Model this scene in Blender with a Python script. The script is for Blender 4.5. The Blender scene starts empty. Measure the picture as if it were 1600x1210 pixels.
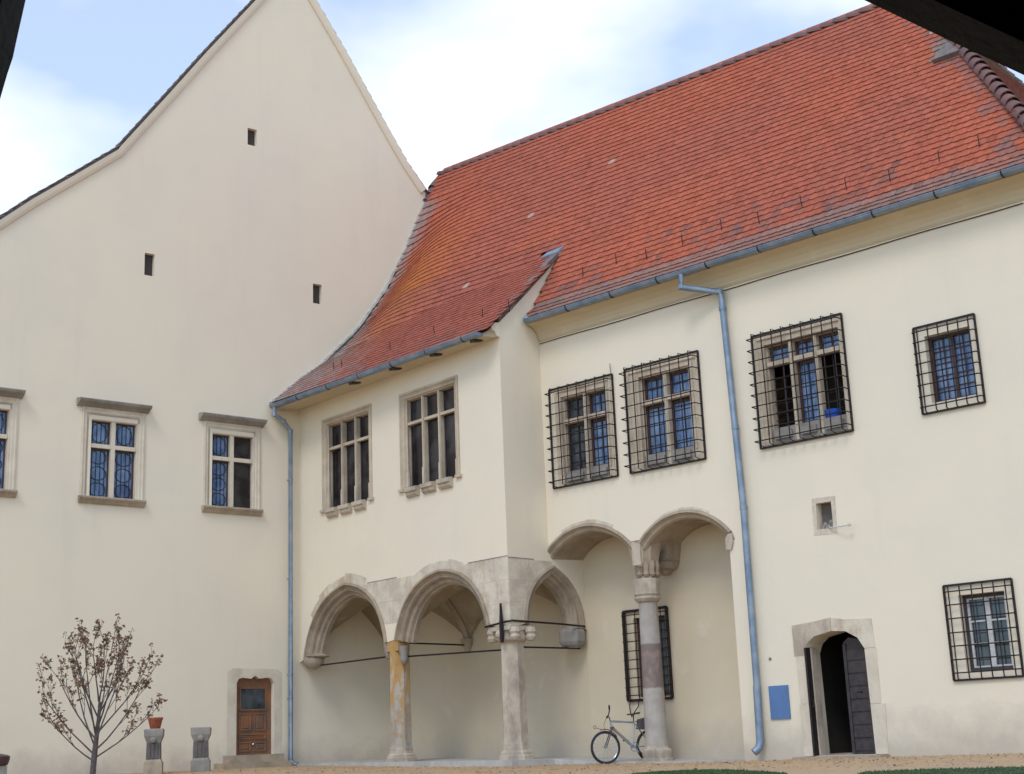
import bpy, math, random
import numpy as np
from mathutils import Vector, Matrix
from mathutils.geometry import tessellate_polygon
random.seed(7); rng = np.random.default_rng(7)
R = math.radians
SC = bpy.context.scene
COL = SC.collection

# ---------------------------------------------------------------- camera
cam_d = bpy.data.cameras.new('camera'); cam = bpy.data.objects.new('camera', cam_d); COL.objects.link(cam)
cam_d.sensor_width = 36; cam_d.lens = 2200.0 / 1600.0 * 36
cam_d.clip_start = 0.05; cam_d.clip_end = 2000
PITCH, ROLL = R(14.3), R(-2.33)
fw = Vector((0, math.cos(PITCH), math.sin(PITCH))); up0 = Vector((0, -math.sin(PITCH), math.cos(PITCH))); rt0 = Vector((1, 0, 0))
rt = rt0 * math.cos(ROLL) + up0 * math.sin(ROLL); up = -rt0 * math.sin(ROLL) + up0 * math.cos(ROLL)
cam.matrix_world = Matrix(((rt.x, up.x, -fw.x, 0), (rt.y, up.y, -fw.y, 0), (rt.z, up.z, -fw.z, 0), (0, 0, 0, 1)))
SC.camera = cam
CAMV = (rt, up, fw)

# ---------------------------------------------------------------- sky, sun, exposure
SUN_EL, SUN_AZ = R(48), R(200)        # azimuth clockwise from +Y
w = bpy.data.worlds.new('World'); SC.world = w; w.use_nodes = True
nt = w.node_tree; nt.nodes.clear()
def N(t, kind, **kw):
    n = t.nodes.new(kind)
    for k, v in kw.items():
        if k.startswith('i_'): n.inputs[k[2:].replace('_', ' ')].default_value = v
        else: setattr(n, k, v)
    return n
out = N(nt, 'ShaderNodeOutputWorld'); bg = N(nt, 'ShaderNodeBackground'); bg.inputs['Strength'].default_value = 0.14
sky = N(nt, 'ShaderNodeTexSky'); sky.sky_type = 'NISHITA'; sky.sun_disc = False
sky.sun_elevation = SUN_EL; sky.sun_rotation = SUN_AZ; sky.air_density = 1.0; sky.dust_density = 0.3; sky.ozone_density = 3.0
tc = N(nt, 'ShaderNodeTexCoord'); mp = N(nt, 'ShaderNodeMapping'); mp.inputs['Scale'].default_value = (1, 1, 1.9); mp.inputs['Location'].default_value = (5.1, 0.3, 1.1)
ns = N(nt, 'ShaderNodeTexNoise'); ns.inputs['Scale'].default_value = 2.6; ns.inputs['Detail'].default_value = 5; ns.inputs['Roughness'].default_value = 0.5
cr = N(nt, 'ShaderNodeValToRGB'); cr.color_ramp.elements[0].position = 0.47; cr.color_ramp.elements[0].color = (0.34, 0.34, 0.34, 1)
cr.color_ramp.elements[1].position = 0.70; cr.color_ramp.elements[1].color = (1, 1, 1, 1)
mx = N(nt, 'ShaderNodeMix', data_type='RGBA')
mx.inputs['B'].default_value = (8.6, 8.7, 8.85, 1)
L_ = nt.links.new
L_(tc.outputs['Generated'], mp.inputs['Vector']); L_(mp.outputs['Vector'], ns.inputs['Vector']); L_(ns.outputs['Fac'], cr.inputs['Fac'])
L_(cr.outputs['Color'], mx.inputs['Factor']); gn = N(nt, 'ShaderNodeMix', data_type='RGBA', blend_type='MULTIPLY'); gn.inputs['Factor'].default_value = 1; gn.inputs['B'].default_value = (1.0, 1.42, 1.62, 1)
L_(sky.outputs['Color'], gn.inputs['A']); L_(gn.outputs['Result'], mx.inputs['A']); L_(mx.outputs['Result'], bg.inputs['Color']); L_(bg.outputs['Background'], out.inputs['Surface'])
sun_d = bpy.data.lights.new('sun', 'SUN'); sun_d.energy = 1.0; sun_d.angle = R(18); sun_d.color = (1.0, 0.96, 0.9)
sun = bpy.data.objects.new('sun', sun_d); COL.objects.link(sun)
sdir = Vector((math.sin(SUN_AZ) * math.cos(SUN_EL), math.cos(SUN_AZ) * math.cos(SUN_EL), math.sin(SUN_EL)))
sun.rotation_euler = (-sdir).to_track_quat('-Z', 'Y').to_euler()
SC.view_settings.view_transform = 'Standard'; SC.view_settings.look = 'None'
SC.view_settings.exposure = 0.17; SC.view_settings.gamma = 1.0; SC.view_settings.use_curve_mapping = False

# ---------------------------------------------------------------- materials
def new_mat(name):
    m = bpy.data.materials.new(name); m.use_nodes = True
    t = m.node_tree; b = t.nodes['Principled BSDF']
    return m, t, b
def mixc(t, fac, a, b):
    n = t.nodes.new('ShaderNodeMix'); n.data_type = 'RGBA'
    for k, v in (('A', a), ('B', b)):
        if isinstance(v, tuple): n.inputs[k].default_value = (*v, 1)
        else: t.links.new(v, n.inputs[k])
    if isinstance(fac, float): n.inputs['Factor'].default_value = fac
    else: t.links.new(fac, n.inputs['Factor'])
    return n.outputs['Result']
def noise(t, scale, detail=4, rough=0.55, vec=None, sc=None):
    n = t.nodes.new('ShaderNodeTexNoise'); n.inputs['Scale'].default_value = scale
    n.inputs['Detail'].default_value = detail; n.inputs['Roughness'].default_value = rough
    if vec is None:
        g = t.nodes.new('ShaderNodeNewGeometry'); vec = g.outputs['Position']
    if sc:
        mpn = t.nodes.new('ShaderNodeMapping'); mpn.inputs['Scale'].default_value = sc; t.links.new(vec, mpn.inputs['Vector']); vec = mpn.outputs['Vector']
    t.links.new(vec, n.inputs['Vector']); return n.outputs['Fac']
def ramp(t, fac, p0, p1, a=0.0, b=1.0):
    n = t.nodes.new('ShaderNodeMapRange'); n.inputs['From Min'].default_value = p0; n.inputs['From Max'].default_value = p1
    n.inputs['To Min'].default_value = a; n.inputs['To Max'].default_value = b
    t.links.new(fac, n.inputs['Value']); return n.outputs['Result']
def math_(t, op, a, b=0.0):
    n = t.nodes.new('ShaderNodeMath'); n.operation = op
    for i, v in ((0, a), (1, b)):
        if isinstance(v, (int, float)): n.inputs[i].default_value = v
        else: t.links.new(v, n.inputs[i])
    return n.outputs[0]
def bump(t, b, h, strength=0.3, dist=0.02):
    n = t.nodes.new('ShaderNodeBump'); n.inputs['Strength'].default_value = strength; n.inputs['Distance'].default_value = dist
    t.links.new(h, n.inputs['Height']); t.links.new(n.outputs['Normal'], b.inputs['Normal'])
def simple(name, c, rough=0.7, metal=0.0, var=0.15, scale=6.0, bmp=0.2, c2=None, spec=None):
    m, t, b = new_mat(name)
    f = noise(t, scale, 5)
    c2 = c2 or tuple(x * (1 - 2 * var) for x in c)
    t.links.new(mixc(t, ramp(t, f, 0.35, 0.68), c, c2), b.inputs['Base Color'])
    b.inputs['Roughness'].default_value = rough; b.inputs['Metallic'].default_value = metal
    if spec is not None: b.inputs['Specular IOR Level'].default_value = spec
    if bmp: bump(t, b, noise(t, scale * 8, 4), bmp, 0.01)
    return m
def zpos(t):
    g = t.nodes.new('ShaderNodeNewGeometry'); s = t.nodes.new('ShaderNodeSeparateXYZ'); t.links.new(g.outputs['Position'], s.inputs[0]); return s.outputs['Z']
def plaster(name, c=(0.785, 0.685, 0.535), c2=(0.755, 0.665, 0.535)):
    m, t, b = new_mat(name)
    big = noise(t, 0.35, 4, 0.6); mid = noise(t, 1.7, 6, 0.65); streak = noise(t, 1.0, 5, 0.6, sc=(2.2, 2.2, 0.22))
    col = mixc(t, ramp(t, big, 0.35, 0.65), c, c2)
    col = mixc(t, ramp(t, streak, 0.55, 0.78, 0, 0.22), col, (0.62, 0.55, 0.44))
    col = mixc(t, ramp(t, mid, 0.58, 0.75, 0, 0.35), col, (0.79, 0.71, 0.59))
    col = mixc(t, ramp(t, noise(t, 0.7, 3, 0.5), 0.52, 0.66, 0, 0.2), col, (0.72, 0.63, 0.50))
    # rising damp and splash dirt with a ragged upper edge
    z = zpos(t); zn = math_(t, 'ADD', z, math_(t, 'MULTIPLY', mid, -1.3))
    col = mixc(t, ramp(t, zn, -1.0, -0.25, 0.75, 0.0), col, (0.46, 0.40, 0.33))
    t.links.new(col, b.inputs['Base Color']); b.inputs['Roughness'].default_value = 0.92; b.inputs['Specular IOR Level'].default_value = 0.2
    h = math_(t, 'ADD', math_(t, 'MULTIPLY', noise(t, 3.0, 4), 1.2), math_(t, 'MULTIPLY', noise(t, 45, 5), 0.25))
    bump(t, b, h, 0.25, 0.02)
    return m
M = {}
M['plaster'] = plaster('lime_plaster')
M['plaster_shaded'] = plaster('shaded_ochre_vault_plaster', (0.34, 0.27, 0.17), (0.27, 0.21, 0.13))  # shade under the vault put into a darker, yellower plaster colour
M['plaster_in'] = plaster('shaded_inner_plaster', (0.66, 0.555, 0.40), (0.60, 0.50, 0.36))  # deeper ochre base carries the warm shade of the loggia interior
def stone(name, c, c2, c3, patch=0.6):
    m, t, b = new_mat(name)
    col = mixc(t, ramp(t, noise(t, 2.2, 6, 0.65), 0.4, 0.62), c, c2)
    col = mixc(t, ramp(t, noise(t, 1.1, 5, 0.7, sc=(1.6, 1.6, 0.7)), 0.5, 0.66, 0, patch), col, c3)
    t.links.new(col, b.inputs['Base Color']); b.inputs['Roughness'].default_value = 0.9; b.inputs['Specular IOR Level'].default_value = 0.2
    bump(t, b, math_(t, 'ADD', noise(t, 14, 6, 0.7), math_(t, 'MULTIPLY', noise(t, 70, 4), 0.3)), 0.5, 0.02)
    return m
M['stone'] = stone('carved_sandstone', (0.43, 0.345, 0.255), (0.33, 0.26, 0.19), (0.21, 0.17, 0.13))
M['stone_pale'] = stone('pale_sandstone', (0.56, 0.475, 0.375), (0.43, 0.355, 0.275), (0.28, 0.23, 0.185), 0.8)
M['stone_grey'] = stone('grey_weathered_stone', (0.33, 0.30, 0.27), (0.25, 0.225, 0.20), (0.17, 0.155, 0.14))
M['stone_dark'] = stone('very_dark_stone', (0.17, 0.15, 0.14), (0.12, 0.105, 0.10), (0.09, 0.08, 0.075))  # near-black stone tone for the niche back and pillar shafts
M['ashlar'] = stone('faded_ashlar', (0.68, 0.60, 0.485), (0.53, 0.445, 0.36), (0.44, 0.33, 0.21), 0.9)
M['stone_warm'] = stone('warm_window_stone', (0.58, 0.485, 0.375), (0.48, 0.39, 0.29), (0.34, 0.27, 0.21), 0.5)
M['ashlar_pale'] = stone('limewashed_ashlar', (0.68, 0.60, 0.48), (0.62, 0.53, 0.42), (0.48, 0.39, 0.30), 0.5)
M['floor_stone'] = stone('pale_floor_slab', (0.50, 0.475, 0.45), (0.42, 0.395, 0.37), (0.32, 0.29, 0.27))
def ochre_column():
    m, t, b = new_mat('ochre_stained_stone')
    z = zpos(t); n1 = noise(t, 2.3, 6, 0.7, sc=(2.4, 2.4, 0.7))
    base = mixc(t, ramp(t, n1, 0.42, 0.6), (0.46, 0.40, 0.33), (0.33, 0.285, 0.24))
    msk = math_(t, 'ADD', ramp(t, z, 0.4, 1.9, 0, 0.95), math_(t, 'MULTIPLY', ramp(t, n1, 0.35, 0.65, -1, 1), 0.55))
    col = mixc(t, ramp(t, msk, 0.38, 0.78), base, (0.46, 0.27, 0.10))
    col = mixc(t, ramp(t, noise(t, 6, 5), 0.52, 0.6, 0, 0.5), col, (0.40, 0.22, 0.08))
    t.links.new(col, b.inputs['Base Color']); b.inputs['Roughness'].default_value = 0.9
    bump(t, b, noise(t, 20, 6), 0.5, 0.02); return m
M['ochre'] = ochre_column()
def banded_column():
    m, t, b = new_mat('banded_pinkish_stone')
    z = zpos(t); zn = math_(t, 'ADD', z, math_(t, 'MULTIPLY', noise(t, 3, 4), 0.12))
    a = math_(t, 'MULTIPLY', ramp(t, zn, 1.10, 1.14), ramp(t, zn, 2.02, 2.06, 1, 0))
    low = mixc(t, ramp(t, noise(t, 3, 5), 0.4, 0.62), (0.44, 0.395, 0.35), (0.36, 0.32, 0.285))
    col = mixc(t, a, low, (0.20, 0.155, 0.14))
    col = mixc(t, ramp(t, noise(t, 4, 5), 0.5, 0.66, 0, 0.5), col, (0.40, 0.29, 0.225))
    t.links.new(col, b.inputs['Base Color']); b.inputs['Roughness'].default_value = 0.88
    bump(t, b, noise(t, 20, 6), 0.45, 0.02); return m
M['banded'] = banded_column()
M['iron'] = simple('wrought_iron', (0.022, 0.02, 0.028), 0.55, 0.6, 0.2, 20, 0.2, c2=(0.045, 0.028, 0.022))
M['zinc'] = simple('zinc_sheet', (0.17, 0.235, 0.32), 0.5, 0.45, 0.18, 3.5, 0.25, c2=(0.30, 0.35, 0.42))
M['wood_brown'] = simple('red_brown_window_wood', (0.075, 0.032, 0.024), 0.55, 0, 0.2, 9, 0.2)
M['wood_dark'] = simple('blackened_door_wood', (0.035, 0.028, 0.03), 0.6, 0, 0.2, 9, 0.4, c2=(0.06, 0.05, 0.05))
M['wood_door'] = simple('orange_brown_carved_wood', (0.25, 0.10, 0.04), 0.6, 0, 0.2, 3.5, 0.4, c2=(0.12, 0.075, 0.055))
M['wood_pale'] = simple('pale_painted_wood', (0.66, 0.65, 0.64), 0.6, 0, 0.12, 9, 0.2)
M['rafter'] = simple('soffit_timber', (0.28, 0.20, 0.12), 0.8, 0, 0.2, 4, 0.2)
def glass(name, c, c2, rough=0.06, scale=5.0):
    m, t, b = new_mat(name)
    f = noise(t, scale, 3, 0.5, sc=(2.5, 2.5, 0.8))
    oi = t.nodes.new('ShaderNodeObjectInfo')
    col = mixc(t, ramp(t, f, 0.40, 0.60), c, c2)
    col = mixc(t, ramp(t, oi.outputs['Random'], 0.0, 1.0, 0.0, 0.55), col, tuple(x * 0.35 for x in c))
    col = mixc(t, ramp(t, noise(t, 1.6, 2), 0.45, 0.6, 0, 0.5), col, tuple(min(1, x * 1.3 + 0.05) for x in c2))
    t.links.new(col, b.inputs['Base Color'])
    b.inputs['Roughness'].default_value = rough; b.inputs['Specular IOR Level'].default_value = 0.6
    bump(t, b, noise(t, 2.5, 2), 0.12, 0.02); return m
M['glass_blue'] = glass('reflected_sky_glass', (0.065, 0.125, 0.27), (0.15, 0.23, 0.38))  # blue of the reflected sky put into the base colour
M['glass_dusk'] = glass('smoky_glass', (0.02, 0.03, 0.04), (0.045, 0.06, 0.075))
M['glass_black'] = glass('unlit_glass', (0.008, 0.006, 0.009), (0.014, 0.011, 0.015), 0.25)
M['curtain'] = simple('white_curtain', (0.55, 0.60, 0.70), 0.9, 0, 0.2, 12, 0.3, c2=(0.25, 0.30, 0.42))
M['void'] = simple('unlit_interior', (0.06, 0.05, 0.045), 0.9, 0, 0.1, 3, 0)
M['blue'] = simple('blue_enamel_paint', (0.09, 0.18, 0.38), 0.4, 0, 0.1, 3, 0.05)
M['blue_bright'] = simple('bright_blue_plastic', (0.01, 0.10, 0.55), 0.35, 0, 0.1, 3, 0.02)
M['terracotta'] = simple('terracotta', (0.38, 0.10, 0.045), 0.7, 0, 0.2, 10, 0.2)
M['glazed'] = simple('dark_glazed_clay', (0.07, 0.035, 0.045), 0.35, 0, 0.15, 8, 0.1)
M['rubber'] = simple('black_rubber', (0.02, 0.02, 0.022), 0.7, 0, 0.1, 20, 0.2)
M['alu'] = simple('silver_frame_paint', (0.50, 0.54, 0.62), 0.25, 0.7, 0.1, 20, 0.0)
M['bag'] = simple('grey_bag_cloth', (0.10, 0.10, 0.11), 0.8, 0, 0.2, 25, 0.3)
M['bark'] = simple('smooth_dark_bark', (0.115, 0.09, 0.085), 0.8, 0, 0.25, 30, 0.4)
M['leaf'] = simple('withered_leaf', (0.30, 0.18, 0.10), 0.7, 0, 0.2, 14, 0.1, c2=(0.13, 0.065, 0.04))
M['mortar'] = simple('lime_mortar_fillet', (0.48, 0.45, 0.43), 0.9, 0, 0.2, 7, 0.5)
M['ridge'] = simple('mauve_brown_ridge_clay', (0.115, 0.065, 0.068), 0.75, 0, 0.2, 3.5, 0.3, c2=(0.20, 0.095, 0.08))
M['verge'] = simple('grey_brown_verge_tile', (0.20, 0.165, 0.155), 0.85, 0, 0.2, 6, 0.3)
M['deck'] = simple('roof_deck_shadow', (0.13, 0.035, 0.025), 0.9, 0, 0.2, 5, 0)
M['cove'] = plaster('yellowed_cornice_plaster', (0.62, 0.52, 0.36), (0.54, 0.45, 0.31))
M['archstone'] = simple('shade_black_rubble', (0.02, 0.019, 0.017), 0.95, 0, 0.2, 3, 0.6)  # near-black colour stands in for the shaded, backlit arch face
def gravel():
    m, t, b = new_mat('ochre_gravel_and_earth')
    v = t.nodes.new('ShaderNodeTexVoronoi'); v.inputs['Scale'].default_value = 22
    g = t.nodes.new('ShaderNodeNewGeometry'); t.links.new(g.outputs['Position'], v.inputs['Vector'])
    col = mixc(t, ramp(t, noise(t, 1.3, 6, 0.7), 0.38, 0.64), (0.46, 0.30, 0.15), (0.36, 0.25, 0.15))
    col = mixc(t, ramp(t, noise(t, 4.5, 5), 0.5, 0.65, 0, 0.6), col, (0.36, 0.17, 0.10))
    col = mixc(t, ramp(t, v.outputs['Color'], 0.55, 0.9, 0, 0.5), col, (0.5, 0.42, 0.30))
    t.links.new(col, b.inputs['Base Color']); b.inputs['Roughness'].default_value = 0.95
    bump(t, b, v.outputs['Distance'], 0.5, 0.02); return m
M['gravel'] = gravel()
M['lawn_soil'] = simple('dark_turf', (0.035, 0.07, 0.018), 0.95, 0, 0.3, 4, 0.4)
M['grass'] = simple('grass_blade', (0.045, 0.12, 0.02), 0.7, 0, 0.3, 3, 0)
def tile_mat(name, use_obj):
    m, t, b = new_mat(name)
    if use_obj:
        n = t.nodes.new('ShaderNodeObjectInfo'); c = n.outputs['Color']
    else:
        n = t.nodes.new('ShaderNodeAttribute'); n.attribute_name = 'tint'; c = n.outputs['Color']
    mm = t.nodes.new('ShaderNodeMix'); mm.data_type = 'RGBA'; mm.blend_type = 'MULTIPLY'; mm.inputs['Factor'].default_value = 1
    t.links.new(c, mm.inputs['A'])
    cc = mixc(t, ramp(t, noise(t, 9, 5, 0.65), 0.4, 0.66), (1.05, 1.05, 1.05), (0.72, 0.72, 0.74)); t.links.new(cc, mm.inputs['B'])
    t.links.new(mm.outputs['Result'], b.inputs['Base Color']); b.inputs['Roughness'].default_value = 0.85; b.inputs['Specular IOR Level'].default_value = 0.25
    bump(t, b, noise(t, 60, 4), 0.3, 0.006)
    return m
M['tile_obj'] = tile_mat('clay_tile', True); M['tile_stuff'] = tile_mat('clay_tiles', False)

# ---------------------------------------------------------------- mesh helpers
class W:
    """frame of a wall: u along it, n out of it towards the court, z up"""
    def __init__(s, O, u, n):
        s.O = Vector((O[0], O[1], 0)); s.u = Vector((u[0], u[1], 0)).normalized(); s.n = Vector((n[0], n[1], 0)).normalized()
    def p(s, u, z, o=0.0):
        v = s.O + s.u * u + s.n * o; return Vector((v.x, v.y, z))
    def uv(s, P): d = Vector((P.x, P.y, 0)) - s.O; return d.dot(s.u), d.dot(s.n)
B = W((0.67714, 31.68083), (0.73728, -0.67559), (-0.67559, -0.73728))
RT = W((0.67714, 31.68083), (0.70711, 0.70711), (0.70711, -0.70711))
D0 = RT.p(-1.309, 0)
LG = W(D0, (0.66653, -0.74548), (-0.74548, -0.66653))
A = W((-5.76335, 36.9233), (0.77715, 0.62932), (0.62932, -0.77715))
K1O = A.p(2.75, 0); K2O = RT.p(1.12, 0); kk = (K2O - K1O).normalized()
K1 = W(K1O, (kk.x, kk.y), (kk.y, -kk.x))
K2 = W(K2O, B.u[:2], B.n[:2])
BASE = {}
def base_of(o): return BASE.get(o.name, Vector((0, 0, 0)))
class MB:
    def __init__(s): s.v = []; s.f = []
    def add(s, vs, fs):
        b = len(s.v); s.v += [Vector(x) for x in vs]; s.f += [tuple(i + b for i in f) for f in fs]; return s
    def box(s, Wf, u0, u1, z0, z1, o0, o1):
        P = [Wf.p(u, z, o) for o in (o0, o1) for z in (z0, z1) for u in (u0, u1)]
        return s.add(P, [(0, 1, 3, 2), (4, 6, 7, 5), (0, 4, 5, 1), (2, 3, 7, 6), (0, 2, 6, 4), (1, 5, 7, 3)])
    def prism(s, Wf, poly, o0, o1, holes=(), ext=None):
        """polygon in the wall plane given a thickness; holes get reveals"""
        loops = [list(poly)] + [list(h) for h in holes]
        flat = [p for l in loops for p in l]
        tris = tessellate_polygon([[Vector((p[0], p[1], 0)) for p in l] for l in loops])
        n = len(flat)
        F = [Wf.p(p[0], p[1], o1) for p in flat]
        if ext is None: Bk = [Wf.p(p[0], p[1], o0) for p in flat]
        else: Bk = [f + ext for f in F]
        fs = []
        for a, b, c in tris:
            ar = (flat[b][0]-flat[a][0])*(flat[c][1]-flat[a][1]) - (flat[c][0]-flat[a][0])*(flat[b][1]-flat[a][1])
            if abs(ar) < 1e-9: continue
            fs += [(a, b, c), (c + n, b + n, a + n)]
        k = 0
        for l in loops:
            m = len(l)
            for i in range(m):
                a, b = k + i, k + (i + 1) % m; fs.append((a, b, b + n, a + n))
            k += m
        return s.add(F + Bk, fs)
    def tube(s, pts, r, seg=8, closed=False, caps=True, rs=None):
        pts = [Vector(p) for p in pts]; n = len(pts); rings = []
        prev = None
        for i, p in enumerate(pts):
            if closed: t = (pts[(i + 1) % n] - pts[i - 1])
            else: t = pts[min(i + 1, n - 1)] - pts[max(i - 1, 0)]
            t.normalize()
            if prev is None:
                a = Vector((0, 0, 1)) if abs(t.z) < 0.9 else Vector((1, 0, 0)); x = t.cross(a).normalized()
            else: x = (prev - t * prev.dot(t)).normalized()
            prev = x; y = t.cross(x); rr = rs[i] if rs else r
            rings.append([p + (x * math.cos(k * 2 * math.pi / seg) + y * math.sin(k * 2 * math.pi / seg)) * rr for k in range(seg)])
        vs = [v for q in rings for v in q]; fs = []
        for i in range(n if closed else n - 1):
            j = (i + 1) % n
            for k in range(seg):
                a, b = i * seg + k, i * seg + (k + 1) % seg; c, d = j * seg + (k + 1) % seg, j * seg + k; fs.append((a, b, c, d))
        if not closed and caps: fs += [tuple(range(seg))[::-1], tuple((n - 1) * seg + k for k in range(seg))]
        return s.add(vs, fs)
    def bar(s, a, b, w, h, nrm=None):
        """square bar from a to b"""
        a, b = Vector(a), Vector(b); t = (b - a).normalized(); nrm = Vector(nrm) if nrm is not None else (Vector((0, 0, 1)) if abs(t.z) < .9 else Vector((1, 0, 0)))
        x = t.cross(nrm).normalized() * w / 2; y = x.cross(t).normalized() * h / 2
        P = [q + sx * x + sy * y for q in (a, b) for sx, sy in ((-1, -1), (1, -1), (1, 1), (-1, 1))]
        return s.add(P, [(3, 2, 1, 0), (4, 5, 6, 7), (0, 1, 5, 4), (1, 2, 6, 5), (2, 3, 7, 6), (3, 0, 4, 7)])
    def lathe(s, c, prof, seg=16, rot=0.0, sx=1.0):
        """prof: (radius, z) up from the base"""
        vs = []; c = Vector(c)
        for r, z in prof:
            for k in range(seg):
                a = rot + k * 2 * math.pi / seg; vs.append((c.x + math.cos(a) * r * sx, c.y + math.sin(a) * r, c.z + z))
        fs = []
        for i in range(len(prof) - 1):
            for k in range(seg):
                a, b = i * seg + k, i * seg + (k + 1) % seg; fs.append((a, b, b + seg, a + seg))
        fs += [tuple(range(seg))[::-1], tuple((len(prof) - 1) * seg + k for k in range(seg))]
        return s.add(vs, fs)
    def sphere(s, c, r, nu=10, nv=7, sc=(1, 1, 1)):
        prof = [(max(0.001, math.sin(math.pi * i / nv)) * r, -math.cos(math.pi * i / nv) * r * sc[2]) for i in range(nv + 1)]
        return s.lathe(c, prof, nu)
    def sweep(s, Wf, path, prof, closed_prof=True):
        """path in the wall plane, prof = (outward offset from the path, distance out of the wall)"""
        n = len(path); nor = []
        for i in range(n):
            ds = []
            if i > 0: ds.append(Vector((path[i][0] - path[i - 1][0], path[i][1] - path[i - 1][1])))
            if i < n - 1: ds.append(Vector((path[i + 1][0] - path[i][0], path[i + 1][1] - path[i][1])))
            ns_ = [Vector((-d.y, d.x)).normalized() for d in ds]
            a = sum(ns_, Vector((0, 0))); a.normalize(); a /= max(0.45, a.dot(ns_[0])); nor.append(a)
        m = len(prof)
        vs = [Wf.p(path[i][0] + nor[i].x * r, path[i][1] + nor[i].y * r, o) for i in range(n) for r, o in prof]; fs = []
        for i in range(n - 1):
            for k in range(m if closed_prof else m - 1):
                a, b = i * m + k, i * m + (k + 1) % m; fs.append((a, b, b + m, a + m))
        if closed_prof: fs += [tuple(range(m))[::-1], tuple((n - 1) * m + k for k in range(m))]
        s.add(vs, fs); return [(path[i][0] + nor[i].x * prof[-1][0], path[i][1] + nor[i].y * prof[-1][0]) for i in range(n)]
    def build(s, name, mat, parent=None, smooth=False, loc=None, **props):
        b = base_of(parent) if parent is not None else (Vector(loc) if loc is not None else Vector((0, 0, 0)))
        me = bpy.data.meshes.new(name); me.from_pydata([v - b for v in s.v], [], s.f); me.materials.append(mat)
        o = bpy.data.objects.new(name, me); COL.objects.link(o)
        import bmesh
        if len(s.f) < 20000:
            bm = bmesh.new(); bm.from_mesh(me); bmesh.ops.recalc_face_normals(bm, faces=bm.faces); bm.to_mesh(me); bm.free()
        if smooth:
            me.polygons.foreach_set('use_smooth', [True] * len(me.polygons))
            try: me.set_sharp_from_angle(angle=R(40))
            except Exception: pass
        if parent is not None: o.parent = parent
        else: o.location = b
        BASE[o.name] = b
        for k, v in props.items(): o[k] = v
        return o
def empty(name, loc, label, category, **kw):
    o = bpy.data.objects.new(name, None); COL.objects.link(o); o.location = loc; o['label'] = label; o['category'] = category
    o.empty_display_size = 0.3
    for k, v in kw.items(): o[k] = v
    BASE[o.name] = Vector(loc); return o
def offs(path, r):
    n = len(path); res = []
    for i in range(n):
        ds = []
        if i > 0: ds.append(Vector((path[i][0] - path[i - 1][0], path[i][1] - path[i - 1][1])))
        if i < n - 1: ds.append(Vector((path[i + 1][0] - path[i][0], path[i + 1][1] - path[i][1])))
        ns_ = [Vector((-d.y, d.x)).normalized() for d in ds]
        a = sum(ns_, Vector((0, 0))); a.normalize(); a /= max(0.45, a.dot(ns_[0])); res.append((path[i][0] + a.x * r, path[i][1] + a.y * r))
    return res
def arch(p0, ap, p1, sag, n=9):
    """left spring, apex, right spring; each half bows outward by sag"""
    def half(a, b):
        a, b = Vector(a), Vector(b); d = (b - a); nn = Vector((-d.y, d.x)).normalized()
        return [tuple(a + d * t + nn * sag * 4 * t * (1 - t)) for t in [i / n for i in range(n + 1)]]
    return half(p0, ap) + half(ap, p1)[1:]

# ---------------------------------------------------------------- ground
def gz(P):
    u, d = B.uv(P)
    base = -0.26 - 0.20 * min(1, max(0, (u + 8.3) / 11.3))
    if d > 10: base -= 1.22 * min(1, (d - 10) / 10) ** 1.3
    return base
def build_ground():
    xs = [-200, -120, -60, -30] + [-20 + i * 0.8 for i in range(57)] + [40, 70, 120, 200]
    ys = [-200, -100, -50, -20] + [-6 + i * 0.8 for i in range(76)] + [70, 110, 160, 260]
    vs = []; nx = len(xs)
    for y in ys:
        for x in xs:
            v = Vector((x, y, 0)); v.z = gz(v) + 0.012 * math.sin(x * 3.1 + y * 1.7) * (1 if abs(x) < 30 else 0); vs.append(v)
    fs = [(j * nx + i, j * nx + i + 1, (j + 1) * nx + i + 1, (j + 1) * nx + i) for j in range(len(ys) - 1) for i in range(nx - 1)]
    m = MB(); m.add(vs, fs); m.build('ground', M['gravel'], smooth=True, kind='structure')
build_ground()
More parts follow.
